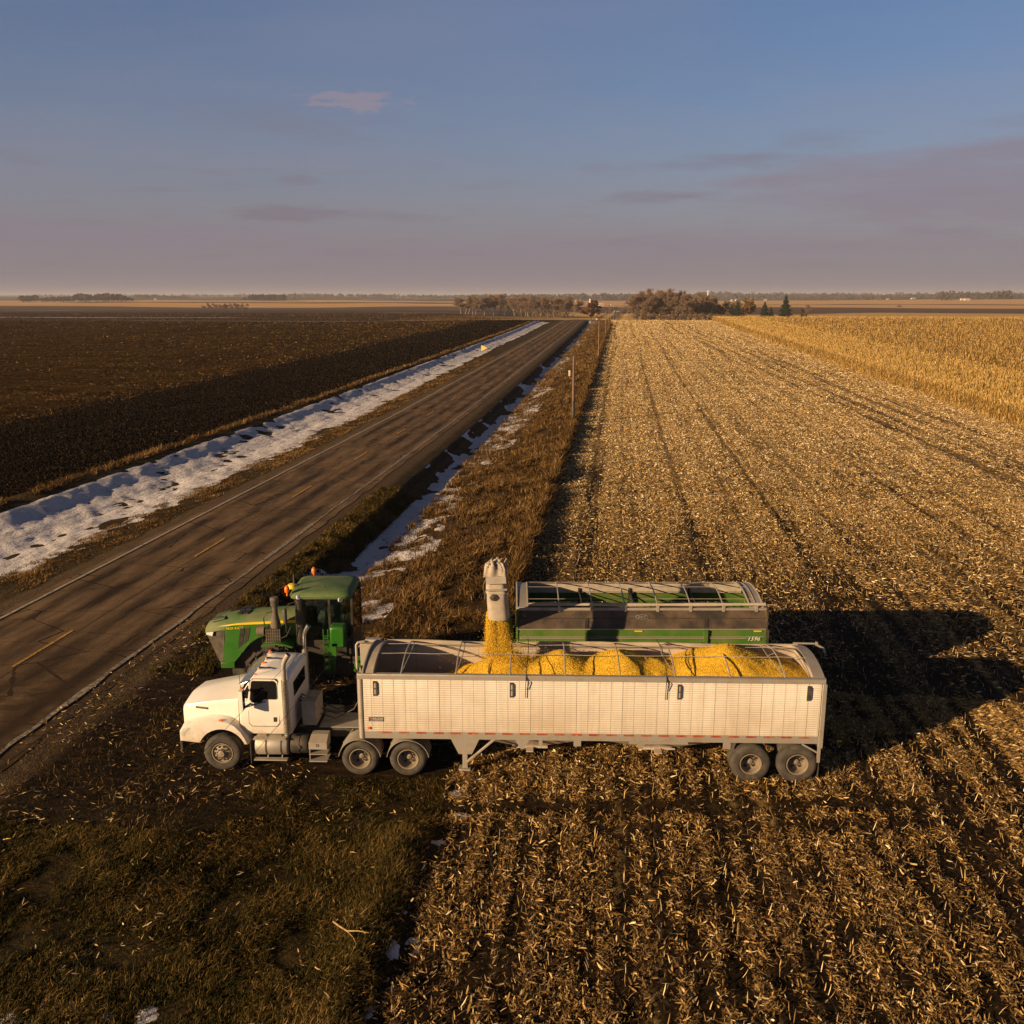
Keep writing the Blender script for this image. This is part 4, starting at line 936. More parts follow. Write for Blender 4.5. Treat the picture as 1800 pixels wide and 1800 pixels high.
# tanks and steps
for y_, sg in ((.33, -1), (2.17, 1)):
    m = MB(KO); m.lathe([(.0001, 0), (.22, .0), (.285, .03), (.30, .06), (.30, .88), (.285, .91), (.22, .94), (.0001, .94)], (-2.95, y_, .74), 'x', 28)
    tk = m.build('fuel_tank', ALU, trk)
    for x_ in (-2.62, -2.20): m = MB(KO); m.lathe([(.300, -.02), (.309, -.02), (.309, .02), (.300, .02)], (x_, y_, .74), 'x', 28); m.build('tank_strap', STEEL, tk)
    m = MB(KO); yo = y_ - .33 if sg < 0 else y_ + .15; m.box(-2.95, -2.05, yo, yo + .18, 1.00, 1.03); m.box(-2.95, -2.03, yo - .03, yo + .12, .40, .43); m.bar((-2.6, yo + .1, .43), (-2.6, y_, .6), .03, .03); m.bar((-2.2, yo + .1, .43), (-2.2, y_, .6), .03, .03); m.build('cab_step', ALU, trk)
    m = MB(KO); m.lathe([(.0001, 0), (.25, .0), (.27, .02), (.27, .20), (.285, .20), (.285, .24), (.27, .24), (.27, .42), (.25, .46), (.0001, .46)], (-1.95, y_, .76), 'x', 26); m.path([(-1.70, y_ + sg * .27, .78), (-1.70, y_ + sg * .30, .78)], .045, 12)
    m.build('air_tank', STEEL, trk, smooth=30)
    yb, yc = (.04, .52) if sg < 0 else (1.98, 2.46)
    m = MB(KO); m.loft([[(-1.43, yb, .72), (-.93, yb, .72), (-.93, yc, .72), (-1.43, yc, .72)], [(-1.43, yb, .92), (-.93, yb, .92), (-.93, yc, .92), (-1.43, yc, .92)], [(-1.40, yb + (.26 if sg < 0 else 0), 1.06), (-.93, yb + (.26 if sg < 0 else 0), 1.06), (-.93, yc - (0 if sg < 0 else .26), 1.06), (-1.40, yc - (0 if sg < 0 else .26), 1.06)]], True, 0)
    m.box(-1.43, -.93, yb, yc, .56, .58, 0); m.box(-1.43, -.93, yb - .03, yc, .36, .39, 0); m.box(-1.43, -1.41, yb + .05, yc, .39, .72, 0); m.box(-1.41, -.95, yc - .03, yc, .39, .72, 1)
    ys = yb - .006 if sg < 0 else yc + .002
    m.lathe([(.045, 0), (.045, .004), (.025, .004), (.025, 0)], (-1.18, ys, .84), 'y', 16, 1)
    m.build('battery_box', [ALU, STEEL], trk, smooth=0)
    m = MB(KO); yf = .05 if sg < 0 else 2.42; m.box(-3.06, -3.045, yf, yf + .05 * 5 * (1 if sg < 0 else -1) if sg < 0 else yf + .03, .26, .86); m.build('mud_flap', RUBBER, trk)
# wheels and half fenders
truck_wheel(trk, KO, -3.85, .56, .52, .06, -1, 'convex', False); truck_wheel(trk, KO, -3.85, .56, .52, 2.44, 1, 'convex', False)
for x_ in (-.02, 1.31):
    truck_wheel(trk, KO, x_, .47, .505, .02, -1, 'dish', True); truck_wheel(trk, KO, x_, .47, .505, 2.48, 1, 'dish', True)
    for ya, yb in ((-.02, .62), (1.88, 2.52)):
        m = MB(KO); arcband(m, x_, .47, .575, .59, 8, 172, ya, yb, 20); m.box(x_ - .03, x_ + .03, ya + .1, yb - .1, 1.045, 1.06)
        m.bar((x_ - .50, (ya + yb) / 2, .80), (x_ - .30, .85 if ya < 1 else 1.65, .98), .03, .03); m.build('half_fender', ALU, trk)

# ================================================================== green grain cart with unloading spout
GO = (4.0, 28.2, 0.0); cart = empty('grain_cart', GO)
tag(cart, 'large green and black grain cart with open rolled tarp behind the white trailer', 'grain cart')
X0, X1, YN, YF = .14, 7.74, 27.0, 29.45
def wall(poly, x0, x1, name, mat, th=.05):
    m = MB(GO); n = len(poly); m.loft([[(x0, y, z) for y, z in poly], [(x1, y, z) for y, z in poly]]); return m.build(name, mat, cart, smooth=0)
def sheetpoly(p0, p1, t=.04): return [p0, p1, (p1[0] + t, p1[1]), (p0[0] + t, p0[1])]
wall(sheetpoly((26.88, 3.02), (26.98, 3.58)), X0, X1, 'upper_side', DBLACK)
wall(sheetpoly((26.84, 2.15), (26.90, 3.0)), X0 - .02, X1 + .06, 'lower_side', CGREEN)
wall(sheetpoly((29.53, 3.02), (29.43, 3.60), -.04), X0, X1, 'upper_side', CGREEN)
wall(sheetpoly((29.57, 2.15), (29.51, 3.0), -.04), X0 - .02, X1 + .06, 'lower_side', CGREEN)
m = MB(GO); m.loft([[(X0, 26.88, 2.15), (X1, 26.88, 2.15), (X1, 29.53, 2.15), (X0, 29.53, 2.15)], [(X0 + 1.6, 27.7, 1.0), (X1 - 1.6, 27.7, 1.0), (X1 - 1.6, 28.7, 1.0), (X0 + 1.6, 28.7, 1.0)]]); m.build('tank_bottom', CGREEN, cart, smooth=0)
for xa in (X0, X1 - .04):
    m = MB(GO); m.prism([(26.86, 2.15), (29.55, 2.15), (29.45, 3.58), (26.96, 3.58)], 'x', xa + (.045 if xa < 1 else -.005), xa + (.085 if xa < 1 else .035)); m.build('end_wall', CGREEN, cart, smooth=0)
m = MB(GO); m.box(X0 - .02, X0 + .04, 26.86, 26.98, 2.2, 3.58); m.build('corner_trim', CGREEN, cart)
m = MB(GO); m.box(X1 - .01, X1 + .08, 26.82, 26.98, 2.2, 3.0); m.box(X1 - .02, X1 + .03, 26.85, 27.0, 3.0, 3.58); m.build('corner_trim', DBLACK, cart)
m = MB(GO); m.box(X0, X1, 26.945, 27.03, 3.58, 3.66); m.box(X0, X1, 29.40, 29.50, 3.60, 3.68); m.box(X0, X0 + .06, 27.03, 29.4, 3.56, 3.64); m.box(X1 - .06, X1, 27.03, 29.4, 3.56, 3.64); m.build('top_rail', ALU, cart, bevel=.01)
m = MB(GO)
m.box(X0, X1, 26.862, 26.878, 3.0, 3.025); m.box(X0 + .1, X1 - .06, 26.852, 26.858, 2.77, 2.785); m.box(X0 + .1, 7.1, 26.850, 26.856, 2.715, 2.745); m.prism([(7.1, 2.715), (7.1, 2.745), (7.3, 2.745)], 'y', 26.850, 26.856)
m.build('side_stripe', [ALU], cart, smooth=0)
m = MB(GO); m.box(X0, X1, 26.925, 26.94, 3.335, 3.35); m.build('panel_seam', BLACK, cart, smooth=0)
for xp in (2.27, 5.90):
    m = MB(GO); m.hexa([(xp - .05, 26.86, 3.03), (xp + .05, 26.86, 3.03), (xp + .05, 26.92, 3.03), (xp - .05, 26.92, 3.03), (xp - .05, 26.91, 3.34), (xp + .05, 26.91, 3.34), (xp + .05, 26.97, 3.34), (xp - .05, 26.97, 3.34)]); m.build('side_post', BLACK, cart)
    m = MB(GO); m.box(xp - .06, xp + .06, 26.80, 26.88, 2.2, 2.99); m.build('side_post', CGREEN, cart)
m = MB(GO)
for x_ in (3.85, 7.48): m = MB(GO); m.box(x_ - .12, x_ + .12, 26.868, 26.874, 2.93, 2.97); m.build('warning_sticker', YELLOW, cart)
text('model_number', '1596', (7.16, 26.846, 2.655), .17, WTAPE, cart, GO, shear=.35, sx=1.15)
m = MB(GO); ell = [(3.95 + .20 * math.cos(t), 3.39 + .075 * math.sin(t)) for t in np.linspace(0, 2 * math.pi, 28, endpoint=False)]
ell2 = [(3.95 + .18 * math.cos(t), 3.39 + .06 * math.sin(t)) for t in np.linspace(0, 2 * math.pi, 28, endpoint=False)]
m.prism(ell, 'y', 26.915, 26.93, 0); m.prism(ell2, 'y', 26.910, 26.914, 1); lo = m.build('oval_badge', [ALU, BLACK], cart, smooth=0)
text('badge_name', 'BRENT', (3.81, 26.906, 3.36), .085, ALU, cart, GO, shear=.2, sx=1.0)
# inside of the tank
m = MB(GO); m.box(X0 + .2, X1 - .2, 29.33, 29.36, 3.38, 3.60); m.box(X0 + .2, X1 - .2, 29.30, 29.36, 3.60, 3.70); m.build('tarp_stop', CANVAS, cart)
for xp in (2.2, 3.85, 5.8):
    m = MB(GO); m.box(xp - .03, xp + .03, 29.27, 29.36, 2.3, 3.55); m.tube((xp, 27.05, 3.45), (xp, 29.4, 3.45), .02, 6)
    if xp > 3: m.bar((xp, 29.3, 3.3), (xp + .7, 28.6, 2.4), .05, .05)
    m.build('inner_brace', BLACK, cart)
def az(y, h=.24): return 3.68 + h * math.sin(math.pi * min(1, max(0, (y - YN) / (YF - YN)))) ** .8
for k in range(7):
    xb = 1.43 + k * 1.0; m = MB(GO); skew = -.07 + .02 * k
    m.path([(xb + skew * 0, YN + (YF - YN) * i / 12, az(YN + (YF - YN) * i / 12)) for i in range(13)], .020, 6); m.box(xb - .04, xb + .04, 26.93, 27.03, 3.55, 3.74); m.build('tarp_bow', ALU, cart)
m = MB(GO)
for y_ in (27.35, 28.2, 29.0): m.path([(x_, y_, az(y_) + .02) for x_ in (.5, 2.4, 4.4, 6.4, 7.4)], .007, 5)
m.build('tarp_cable', CANVAS, cart)
def cap2(xa, xb, name, mat):
    m = MB(GO); r0 = []
    for i in range(15):
        y = YN + (YF - YN) * i / 14; z = az(y); r0.append([(xa, y, z), (xb, y, z), (xb, y, z - .03), (xa, y, z - .03)])
    m.loft(r0); m.build(name, mat, cart, smooth=50)
cap2(X0 - .02, .50, 'end_cap', ALU); cap2(7.22, 7.66, 'end_cap', ALU)
gp = [(26.97, 3.58)] + [(YN + (YF - YN) * i / 14, az(YN + (YF - YN) * i / 14) - .02) for i in range(15)] + [(29.46, 3.58)]
for xa in (X0, 7.62):
    m = MB(GO); m.prism(gp, 'x', xa, xa + .03); m.build('end_gable', ALU, cart, smooth=0)
m = MB(GO)
for xa in (.16, .48, 7.24, 7.64): m.path([(xa, YN + (YF - YN) * i / 14, az(YN + (YF - YN) * i / 14) + .015) for i in range(15)], .02, 6)
m.build('cap_frame', ALU, cart)
m = MB(GO); pts = [(x_, 26.99 + .008 * math.sin(x_ * 1.7), 3.76 + .008 * math.sin(x_ * 1.1)) for x_ in np.arange(.5, 7.72, .3)]; m.path(pts, [.052 + .008 * math.sin(i * .8) for i in range(len(pts))], 12); m.build('rolled_tarp', TARP, cart, smooth=60)
m = MB(GO); m.path([(7.7, 26.99, 3.75), (8.05, 26.99, 3.75)], .02, 8); m.build('tarp_roll_end', ALU, cart)
# running gear and tongue
def ag_wheel(root, org, cx_, cz_, r, w, y0, side, name='wheel', rimmat=None):
    s_ = -side; m = MB(org); c = (cx_, y0, cz_); rr = r * .52
    m.lathe([(a, b * s_) for a, b in [(rr, .05), (rr + .04, 0), (r * .82, -.02), (r * .90, .02), (r * .925, .08), (r * .925, w - .08), (r * .90, w - .02), (r * .82, w + .02), (rr, w - .05)]], c, 'y', 48)
    n = 22
    for k in range(n):
        for hf in (0, 1):
            a = 2 * math.pi * (k + .5 * hf) / n; ya = y0 + s_ * (w * .5 if hf else .02); yb = y0 + s_ * (w - .02 if hf else w * .5)
            da = .16 * (1 if hf == 0 else -1)
            def P(r_, t, y): return (cx_ + r_ * math.cos(t), y, cz_ + r_ * math.sin(t))
            e0, e1 = (a + da, a) if hf == 0 else (a, a + .16)
            h_ = .035
            m.hexa([P(r * .915, e0 - h_, ya), P(r * .915, e0 + h_, ya), P(r * .915, e1 + h_, yb), P(r * .915, e1 - h_, yb), P(r, e0 - h_ * .8, ya), P(r, e0 + h_ * .8, ya), P(r, e1 + h_ * .8, yb), P(r, e1 - h_ * .8, yb)])
    wo = m.build(name, RUBBER, root, smooth=30)
    m = MB(org); m.lathe([(a, b * s_) for a, b in [(rr + .02, .03), (rr, .0), (rr * .92, .06), (rr * .85, .22), (rr * .35, .20), (rr * .32, .10), (.001, .09)]], c, 'y', 32); m.build('rim', rimmat or YELLOW, wo)
for xw in (3.3, 5.2):
    ag_wheel(cart, GO, xw, .86, .86, .7, 26.95, -1, rimmat=CGREEN); ag_wheel(cart, GO, xw, .86, .86, .7, 29.45, 1, rimmat=CGREEN)
m = MB(GO)
for y_ in (27.75, 28.55): m.box(.5, 7.4, y_, y_ + .12, .95, 1.15)
for xw in (3.3, 5.2): m.path([(xw, 27.5, .86), (xw, 28.9, .86)], .1, 10)
m.bar((.6, 27.8, 1.05), (-1.9, 28.15, .75), .14, .14); m.bar((.6, 28.6, 1.05), (-1.9, 28.25, .75), .14, .14)
for xq in (1.0, 6.9):
    for yq in (27.3, 29.1): m.bar((xq, yq, 2.2), (xq + (.6 if xq < 2 else -.6), 28.2, 1.1), .08, .08)
m.build('running_gear', CGREEN, cart)
# auger tube and downspout held over the trailer
sxw, syw = fr(3.72, 1.22)
m = MB(GO); m.path([(.02, 28.6, 1.35), (-.20, 27.0, 3.1), (-.43, 25.1, 5.05)], .21, 18); m.path([(-.02, 28.75, 1.2), (.12, 28.5, 1.3)], .26, 14); m.build('auger_tube', CGREEN, cart)
m = MB(GO); m.bar((-.05, 27.7, 2.7), (.2, 27.9, 2.7), .06, .2); m.bar((-.35, 25.8, 4.55), (-.35, 25.3, 5.0), .1, .1); m.build('auger_hinge', BLACK, cart)
def ring(cx_, cy_, z, w, d, r=.10, dy=0):
    return [(p[0] + dy * 0, p[1], p[2]) for p in rrect(cx_ - w / 2, cx_ + w / 2, cy_ - d / 2, cy_ + d / 2, z, r)]
def tilt_ring(x_, y_, z, w, d, r, k):    # k tilts the ring front down
    return [(p[0], p[1], z + (p[1] - y_) * k) for p in rrect(x_ - w / 2, x_ + w / 2, y_ - d / 2, y_ + d / 2, z, r)]
m = MB(GO)
m.loft([tilt_ring(sxw - .04, syw + .06, 5.50, .50, .56, .12, .2), tilt_ring(sxw - .03, syw + .03, 5.12, .54, .56, .12, 0), tilt_ring(sxw - .02, syw + .01, 4.98, .56, .58, .1, 0), tilt_ring(sxw - .01, syw, 4.96, .565, .60, .1, 0)])
sp_ = m.build('spout_hood', CANVAS, cart, smooth=40)
m = MB(GO); m.hexa([(sxw - .28, syw - .32, 5.24), (sxw + .26, syw - .32, 5.27), (sxw + .26, syw - .20, 5.27), (sxw - .28, syw - .20, 5.24), (sxw - .30, syw - .26, 5.42), (sxw + .24, syw - .26, 5.45), (sxw + .24, syw - .18, 5.45), (sxw - .30, syw - .18, 5.42)]); m.hexa([(sxw - .29, syw - .34, 5.05), (sxw + .28, syw - .34, 5.08), (sxw + .28, syw - .22, 5.08), (sxw - .29, syw - .22, 5.05), (sxw - .29, syw - .325, 5.075), (sxw + .28, syw - .325, 5.105), (sxw + .28, syw - .22, 5.105), (sxw - .29, syw - .22, 5.075)]); m.build('hood_lip', ALU, cart, smooth=0)
m = MB(GO); m.loft([tilt_ring(sxw - .01, syw, 4.95, .53, .54, .1, 0), tilt_ring(sxw, syw, 4.72, .55, .55, .14, 0), tilt_ring(sxw + .05, syw - .03, 4.26, .60, .52, .2, .28), tilt_ring(sxw + .05, syw - .03, 4.27, .57, .49, .19, .28), tilt_ring(sxw, syw, 4.6, .5, .5, .14, 0)], cap=False)
m.build('rubber_chute', CANVAS, cart, smooth=40)
m = MB(GO); m.lathe([(.10, -.02), (.0001, -.05)], (sxw - .08, syw - .285, 4.86), 'y', 14); m.box(sxw - .19, sxw + .03, syw - .31, syw - .295, 4.83, 4.875); m.build('chute_latch', STEEL, cart)
m = MB(GO)
m.path([(sxw - .29, syw, 5.3), (sxw - .37, syw - .02, 5.15), (sxw - .35, syw - .02, 4.9), (sxw - .29, syw, 4.75)], .018, 6); m.path([(sxw - .30, syw - .1, 5.0), (sxw - .33, syw - .1, 4.75)], .03, 8)
m.build('hydraulic_hose', STEEL, cart, smooth=60)
# crumpled canvas cover on top of the hood
g_ = 30; uu = np.linspace(-1, 1, g_); A, B = np.meshgrid(uu, uu)
d_ = np.maximum(np.abs(A), np.abs(B)); zz_ = 5.48 + .32 * (1 - d_ ** 3) * (.55 + .9 * fbm(A * 2 + 5, B * 2.4, 71, 2)) + .18 * (np.abs(((A * 2.1 + B * 1.3 + fbm(A * 2, B * 2, 77, 2)) % 1) - .5) * 2 - .5) * (1 - d_ ** 6)
zz_ = np.where(d_ > .93, 5.42, zz_)
V_ = np.stack([sxw - .04 + A * .29 + .03 * np.sin(B * 6), syw + .06 + B * .31 + .03 * np.sin(A * 7), zz_], 1).reshape(3, -1).T if False else np.stack([(sxw - .04 + A * .30 + .045 * np.sin(B * 7 + A * 2)).ravel() - GO[0], (syw + .06 + B * .30 + .03 * np.sin(A * 7)).ravel() - GO[1], zz_.ravel()], 1)
i_ = (np.arange(g_ - 1)[:, None] * g_ + np.arange(g_ - 1)[None, :]).ravel()
np_mesh('crumpled_cover', V_, np.stack([i_, i_ + 1, i_ + g_ + 1, i_ + g_], 1), CANVAS, smooth=True, parent=cart)
m = MB(GO)
for k in range(4): m.path([(sxw - .25 + .12 * k, syw - .18, 5.56), (sxw - .22 + .13 * k, syw - .02, 5.80 - .03 * k), (sxw - .12 + .13 * k, syw + .1, 5.86)], .017, 5)
m.build('cover_rib', CANVAS, cart, smooth=60)

# ================================================================== green articulated tractor
AO = (-6.2, 28.6, 0.0); trc = empty('farm_tractor', AO)
tag(trc, 'green articulated farm tractor with yellow stripe parked behind the white truck cab', 'tractor')
YC = 28.6
def hsec(x, w, zs, zc, zb):
    r = [(x, YC - w * 1.0, zb)]
    for t in (-1, -.98, -.90, -.7, -.35, 0, .35, .7, .90, .98, 1):
        a = abs(t); z = zs + (zc - zs) * (1 - (a / .9) ** 2.2) if a <= .9 else (zs - .05 if a < .99 else zs - .13)
        r.append((x, YC + t * w, z))
    return r + [(x, YC + w, zb)]
m = MB(AO)
m.loft([hsec(-9.86, .22, 2.46, 2.52, 2.40), hsec(-9.78, .38, 2.54, 2.64, 2.42), hsec(-9.55, .52, 2.65, 2.79, 2.48), hsec(-9.2, .60, 2.76, 2.92, 2.56), hsec(-8.6, .645, 2.85, 3.02, 2.6), hsec(-7.8, .67, 2.92, 3.09, 2.6), hsec(-6.72, .69, 2.98, 3.13, 2.6)], True)
m.build('hood', GREENTOP, trc, smooth=45)
for yy, sgn in ((YC, -1), (YC, 1)):
    def hw(x): return float(np.interp(x, [-9.86, -9.78, -9.55, -9.2, -8.6, -7.8, -6.72], [.22, .38, .52, .60, .645, .67, .69]))
    def panel(pts, off, th, mats, name, parent=trc, mi=0):
        m = MB(AO); f = lambda x, o_: YC + sgn * (hw(x) + o_)
        m.loft([[(x, f(x, off), z) for x, z in pts], [(x, f(x, off - th), z) for x, z in pts]]); return m.build(name, mats, parent, smooth=0)
    arch_ = arc(-7.45, 1.25, 1.30, 158, 68, 12)
    P_ = [(-9.10, 2.66), (-9.12, 2.3), (-9.25, 1.52), (-8.90, 1.46)] + [(x, z) for x, z in arch_ if -8.75 < x < -6.72] + [(-6.72, 2.42), (-6.72, 2.92), (-7.8, 2.87), (-8.6, 2.79)]
    panel(P_, .012, .03, GREEN, 'hood_side')
    panel([(-9.34, 2.68), (-9.0, 2.765), (-8.6, 2.825), (-7.8, 2.89), (-6.72, 2.95), (-6.72, 2.86), (-7.8, 2.81), (-8.6, 2.765), (-9.0, 2.725)], .018, .02, YELLOW, 'yellow_stripe')
    panel([(-8.72, 1.95), (-8.60, 2.64), (-8.46, 2.66), (-8.56, 2.1)], .018, .01, BLACK, 'side_vent'); panel([(-8.52, 2.12), (-8.42, 2.66), (-8.29, 2.68), (-8.36, 2.25)], .018, .01, BLACK, 'side_vent')
    m = MB(AO); y0_, y1_ = (YC - .74, YC - .66) if sgn < 0 else (YC + .66, YC + .74)
    arcband(m, -7.45, 1.22, 1.27, 1.33, 150, 75, y0_, y1_, 16); m.build('fender_lip', GREEN, trc)
    panel([(-9.80, 2.44), (-9.78, 2.34), (-9.55, 2.34), (-9.5, 2.48)], .006, .03, LAMP, 'headlight')
    y0_, y1_ = (YC - 1.5, YC - .75) if sgn < 0 else (YC + .75, YC + 1.5)
    m = MB(AO); arcband(m, -7.32, 1.15, 1.20, 1.25, 112, 66, y0_ + .15, y1_ + .15 if sgn < 0 else y1_, 10); m.build('fender', GREEN, trc)
m = MB(AO); m.loft([[(-9.80, YC - .36, 2.42), (-9.80, YC + .36, 2.42), (-9.42, YC + .40, 1.45), (-9.42, YC - .40, 1.45)], [(-9.12, YC - .585, 2.60), (-9.12, YC + .585, 2.60), (-9.24, YC + .585, 1.44), (-9.24, YC - .585, 1.44)]]); m.build('grille', STEEL, trc, smooth=0)
m = MB(AO); m.box(-9.30, -8.85, YC - .66, YC + .66, 1.30, 1.50); m.build('front_weight', GREEN, trc, bevel=.02)
m = MB(AO)
for x0 in (-8.78, -8.58):
    for y_ in (YC - .30, YC + .02):
        z0 = 3.035 + (x0 + 8.6) * .08 + (.02 if y_ > YC - .1 else 0); m.hexa([(x0, y_, z0 - .03), (x0 + .15, y_, z0 - .03), (x0 + .23, y_ + .26, z0), (x0 + .08, y_ + .26, z0), (x0, y_, z0 + .012), (x0 + .15, y_, z0 + .012), (x0 + .23, y_ + .26, z0 + .03), (x0 + .08, y_ + .26, z0 + .03)])
m.build('top_vent', BLACK, trc, smooth=0)
m = MB(AO); m.loft([[(-9.62, YC - .38, 2.745), (-9.15, YC - .44, 2.885), (-9.15, YC + .44, 2.885), (-9.62, YC + .38, 2.745)], [(-9.60, YC - .36, 2.79), (-9.15, YC - .42, 2.915), (-9.15, YC + .42, 2.915), (-9.60, YC + .36, 2.79)]]); m.build('hood_screen', simple('green_screen', (.035, .07, .02), .6, 0, DUST, .4, 3), trc, smooth=0)
text('model_number', '9620 RX', (-9.06, YC - .64, 2.60), .10, YELLOW, trc, AO, rot=(R(90), R(-4), R(-3)), sx=1.25)
m = MB(AO); m.box(-9.0, -5.2, YC - .45, YC + .45, 1.0, 2.45); m.box(-5.2, -2.6, YC - .4, YC + .4, .95, 1.6); m.path([(-7.32, YC - 1.0, 1.1), (-7.32, YC + 1.0, 1.1)], .18, 12); m.path([(-3.45, YC - 1.0, 1.1), (-3.45, YC + 1.0, 1.1)], .18, 12); m.path([(-5.2, YC, .9), (-5.2, YC, 1.9)], .2, 12)
m.build('chassis', STEEL, trc)
m = MB(AO); m.prism([(-5.1, 1.1), (-2.5, 1.1), (-2.5, 1.35), (-3.4, 1.6), (-5.0, 1.7)], 'y', YC - .55, YC + .55); m.build('rear_frame', GREEN, trc, bevel=.03)
m = MB(AO); m.prism([(-5.72, 2.38), (-5.42, 2.38), (-5.55, 1.40)], 'y', 27.3, 27.36); m.build('fender_support', GREEN, trc, smooth=0)
# air intake column with cage
m = MB(AO); m.lathe([(.001, 2.82), (.16, 2.82), (.155, 2.95), (.10, 3.20), (.085, 3.40), (.085, 3.50), (.12, 3.52), (.125, 3.60), (.105, 3.62), (.13, 3.66), (.135, 3.76), (.11, 3.80), (.001, 3.81)], (-7.38, 27.60, 0), 'z', 22); m.build('air_intake', simple('dusty_grey_plastic', (.07, .06, .05), .7, 0, DUST, .5, 5), trc)
m = MB(AO); m.box(-7.66, -7.20, 27.42, 27.80, 2.32, 2.82, 0)
for k in range(7): m.box(-7.65 + k * .07, -7.63 + k * .07, 27.405, 27.42, 2.33, 2.81, 1)
for k in range(5): m.box(-7.66, -7.20, 27.398, 27.404, 2.38 + .1 * k, 2.395 + .1 * k, 1)
m.build('filter_cage', [BLACK, simple('dusty_grid', (.10, .08, .06), .7, 0, DUST, .5, 6)], trc, smooth=0)
m = MB(AO); m.path([(-7.72, 27.55, 2.72), (-7.95, 27.55, 2.72)], .15, 16); m.build('horn_cover', simple('dusty_cover', (.13, .10, .075), .7, 0, DUST, .6, 5), trc)
m = MB(AO); m.path([(-7.66, 27.5, 2.5), (-7.72, 27.5, 3.15), (-7.6, 27.5, 3.32), (-7.45, 27.55, 3.35)], .018, 6); m.path([(-7.2, 27.45, 2.5), (-7.0, 27.4, 2.6), (-6.85, 27.4, 2.9)], .02, 6); m.build('hose', BLACK, trc, smooth=60)
m = MB(AO); m.path([(-6.62, 27.70, 2.2), (-6.62, 27.70, 3.70)], .15, 18); m.build('exhaust_stack', BLACK, trc)
m = MB(AO); m.path([(-6.65, 27.62, 3.78), (-6.60, 27.58, 3.80)], .07, 14); m.path([(-5.35, 27.62, 3.70), (-5.31, 27.57, 3.71)], .07, 14); m.build('work_light', LAMP, trc)
for y_, s_ in ((27.35, -1), (29.85, 1)):
    m = MB(AO); m.box(-7.06, -6.96, y_ - .09, y_ + .09, 3.02, 3.50); mo = m.build('mirror', simple('mirror_shell', (.06, .055, .05), .5, 0, DUST, .4), trc, bevel=.03)
    m = MB(AO); m.path([(-7.0, y_, 3.48), (-6.9, y_ - s_ * .1, 3.62), (-6.6, y_ - s_ * .35, 3.66)], .02, 6); m.path([(-7.0, y_, 3.02), (-7.0, y_ - s_ * .05, 2.7)], .016, 6); m.build('mirror_arm', BLACK, mo, smooth=60)
# cab
CX0, CX1, CY0, CY1 = -6.50, -5.02, 27.78, 29.42
m = MB(AO); m.loft([rrect(-6.92, -5.02, 27.62, 29.60, 3.72, .25), rrect(-6.95, -4.99, 27.58, 29.64, 3.80, .30), rrect(-6.90, -5.04, 27.64, 29.58, 3.90, .32), rrect(-6.75, -5.2, 27.85, 29.37, 3.945, .3)])
m.build('cab_roof', GREENTOP, trc, smooth=50)
for x_, y_ in ((CX0, CY0), (CX1, CY0), (CX0, CY1), (CX1, CY1), (-5.72, CY0), (-5.72, CY1)): m = MB(AO); m.box(x_ - .035, x_ + .035, y_ - .035, y_ + .035, 2.3, 3.73); m.build('cab_pillar', BLACK, trc)
m = MB(AO); m.box(CX0, CX1, CY0, CY1, 1.8, 2.32); m.build('cab_floor', BLACK, trc)
m = MB(AO)
for a in ((CX0 + .04, CX1 - .04, CY0 - .01, CY0), (CX0 + .04, CX1 - .04, CY1, CY1 + .01), (CX0 - .01, CX0, CY0 + .04, CY1 - .04), (CX1, CX1 + .01, CY0 + .04, CY1 - .04)): m.box(*a, 2.33, 3.71)
m.build('cab_glass', CABG, trc, smooth=0)
m = MB(AO); m.box(-5.70, -5.55, 28.3, 28.85, 2.75, 3.42); m.box(-6.05, -5.55, 28.3, 28.85, 2.62, 2.76); m.box(-5.95, -5.6, 28.05, 28.2, 2.9, 2.96); m.build('driver_seat', SEATM, trc, bevel=.05)
m = MB(AO); m.path([(-6.42, 28.58, 2.4), (-6.25, 28.58, 3.0)], .04, 8); m.path([(-6.22 + .1 * math.sin(t), 28.58 + .19 * math.cos(t), 3.02 + .12 * math.sin(t)) for t in np.linspace(0, 6.283, 20)], .016, 6); m.build('steering_wheel', BLACK, trc, smooth=60)
m = MB(AO); m.box(-5.9, -5.86, 27.95, 28.15, 3.0, 3.3); m.build('monitor', simple('screen_case', (.25, .30, .25), .4), trc)
m = MB(AO); m.box(-6.38, -6.30, 28.0, 28.05, 2.4, 3.3); m.build('cab_lever', GREENTOP, trc)
m = MB(AO); m.box(-5.66, -5.18, 27.30, 27.78, 2.22, 2.92); m.build('fuel_tank', GREEN, trc, bevel=.07)
m = MB(AO)
for x_ in (-5.86, -5.72): m.box(x_, x_ + .03, 27.30, 27.34, 1.5, 2.85)
for k in range(5): m.box(-5.86, -5.70, 27.28, 27.55, 1.5 + .26 * k, 1.53 + .26 * k)
m.build('cab_ladder', GREEN, trc)
for (x_, y_, z_) in ((-6.98, 27.66, 3.96), (-6.55, 29.62, 3.98)):
    m = MB(AO); m.lathe([(.03, -.14), (.03, -.02), (.07, -.02), (.085, .04), (.075, .13), (.03, .19), (.001, .2)], (x_, y_, z_), 'z', 14); m.build('beacon', ORANGE, trc)
m = MB(AO); m.lathe([(.17, 0), (.17, .05), (.13, .12), (.05, .15), (.001, .155)], (-6.98, 28.35, 3.86), 'z', 20, 0); m.path([(-6.93, 28.4, 3.98), (-6.93, 28.4, 4.28)], [.03, .025], 8, 1); m.build('gps_dome', [YELLOW, STEEL], trc)
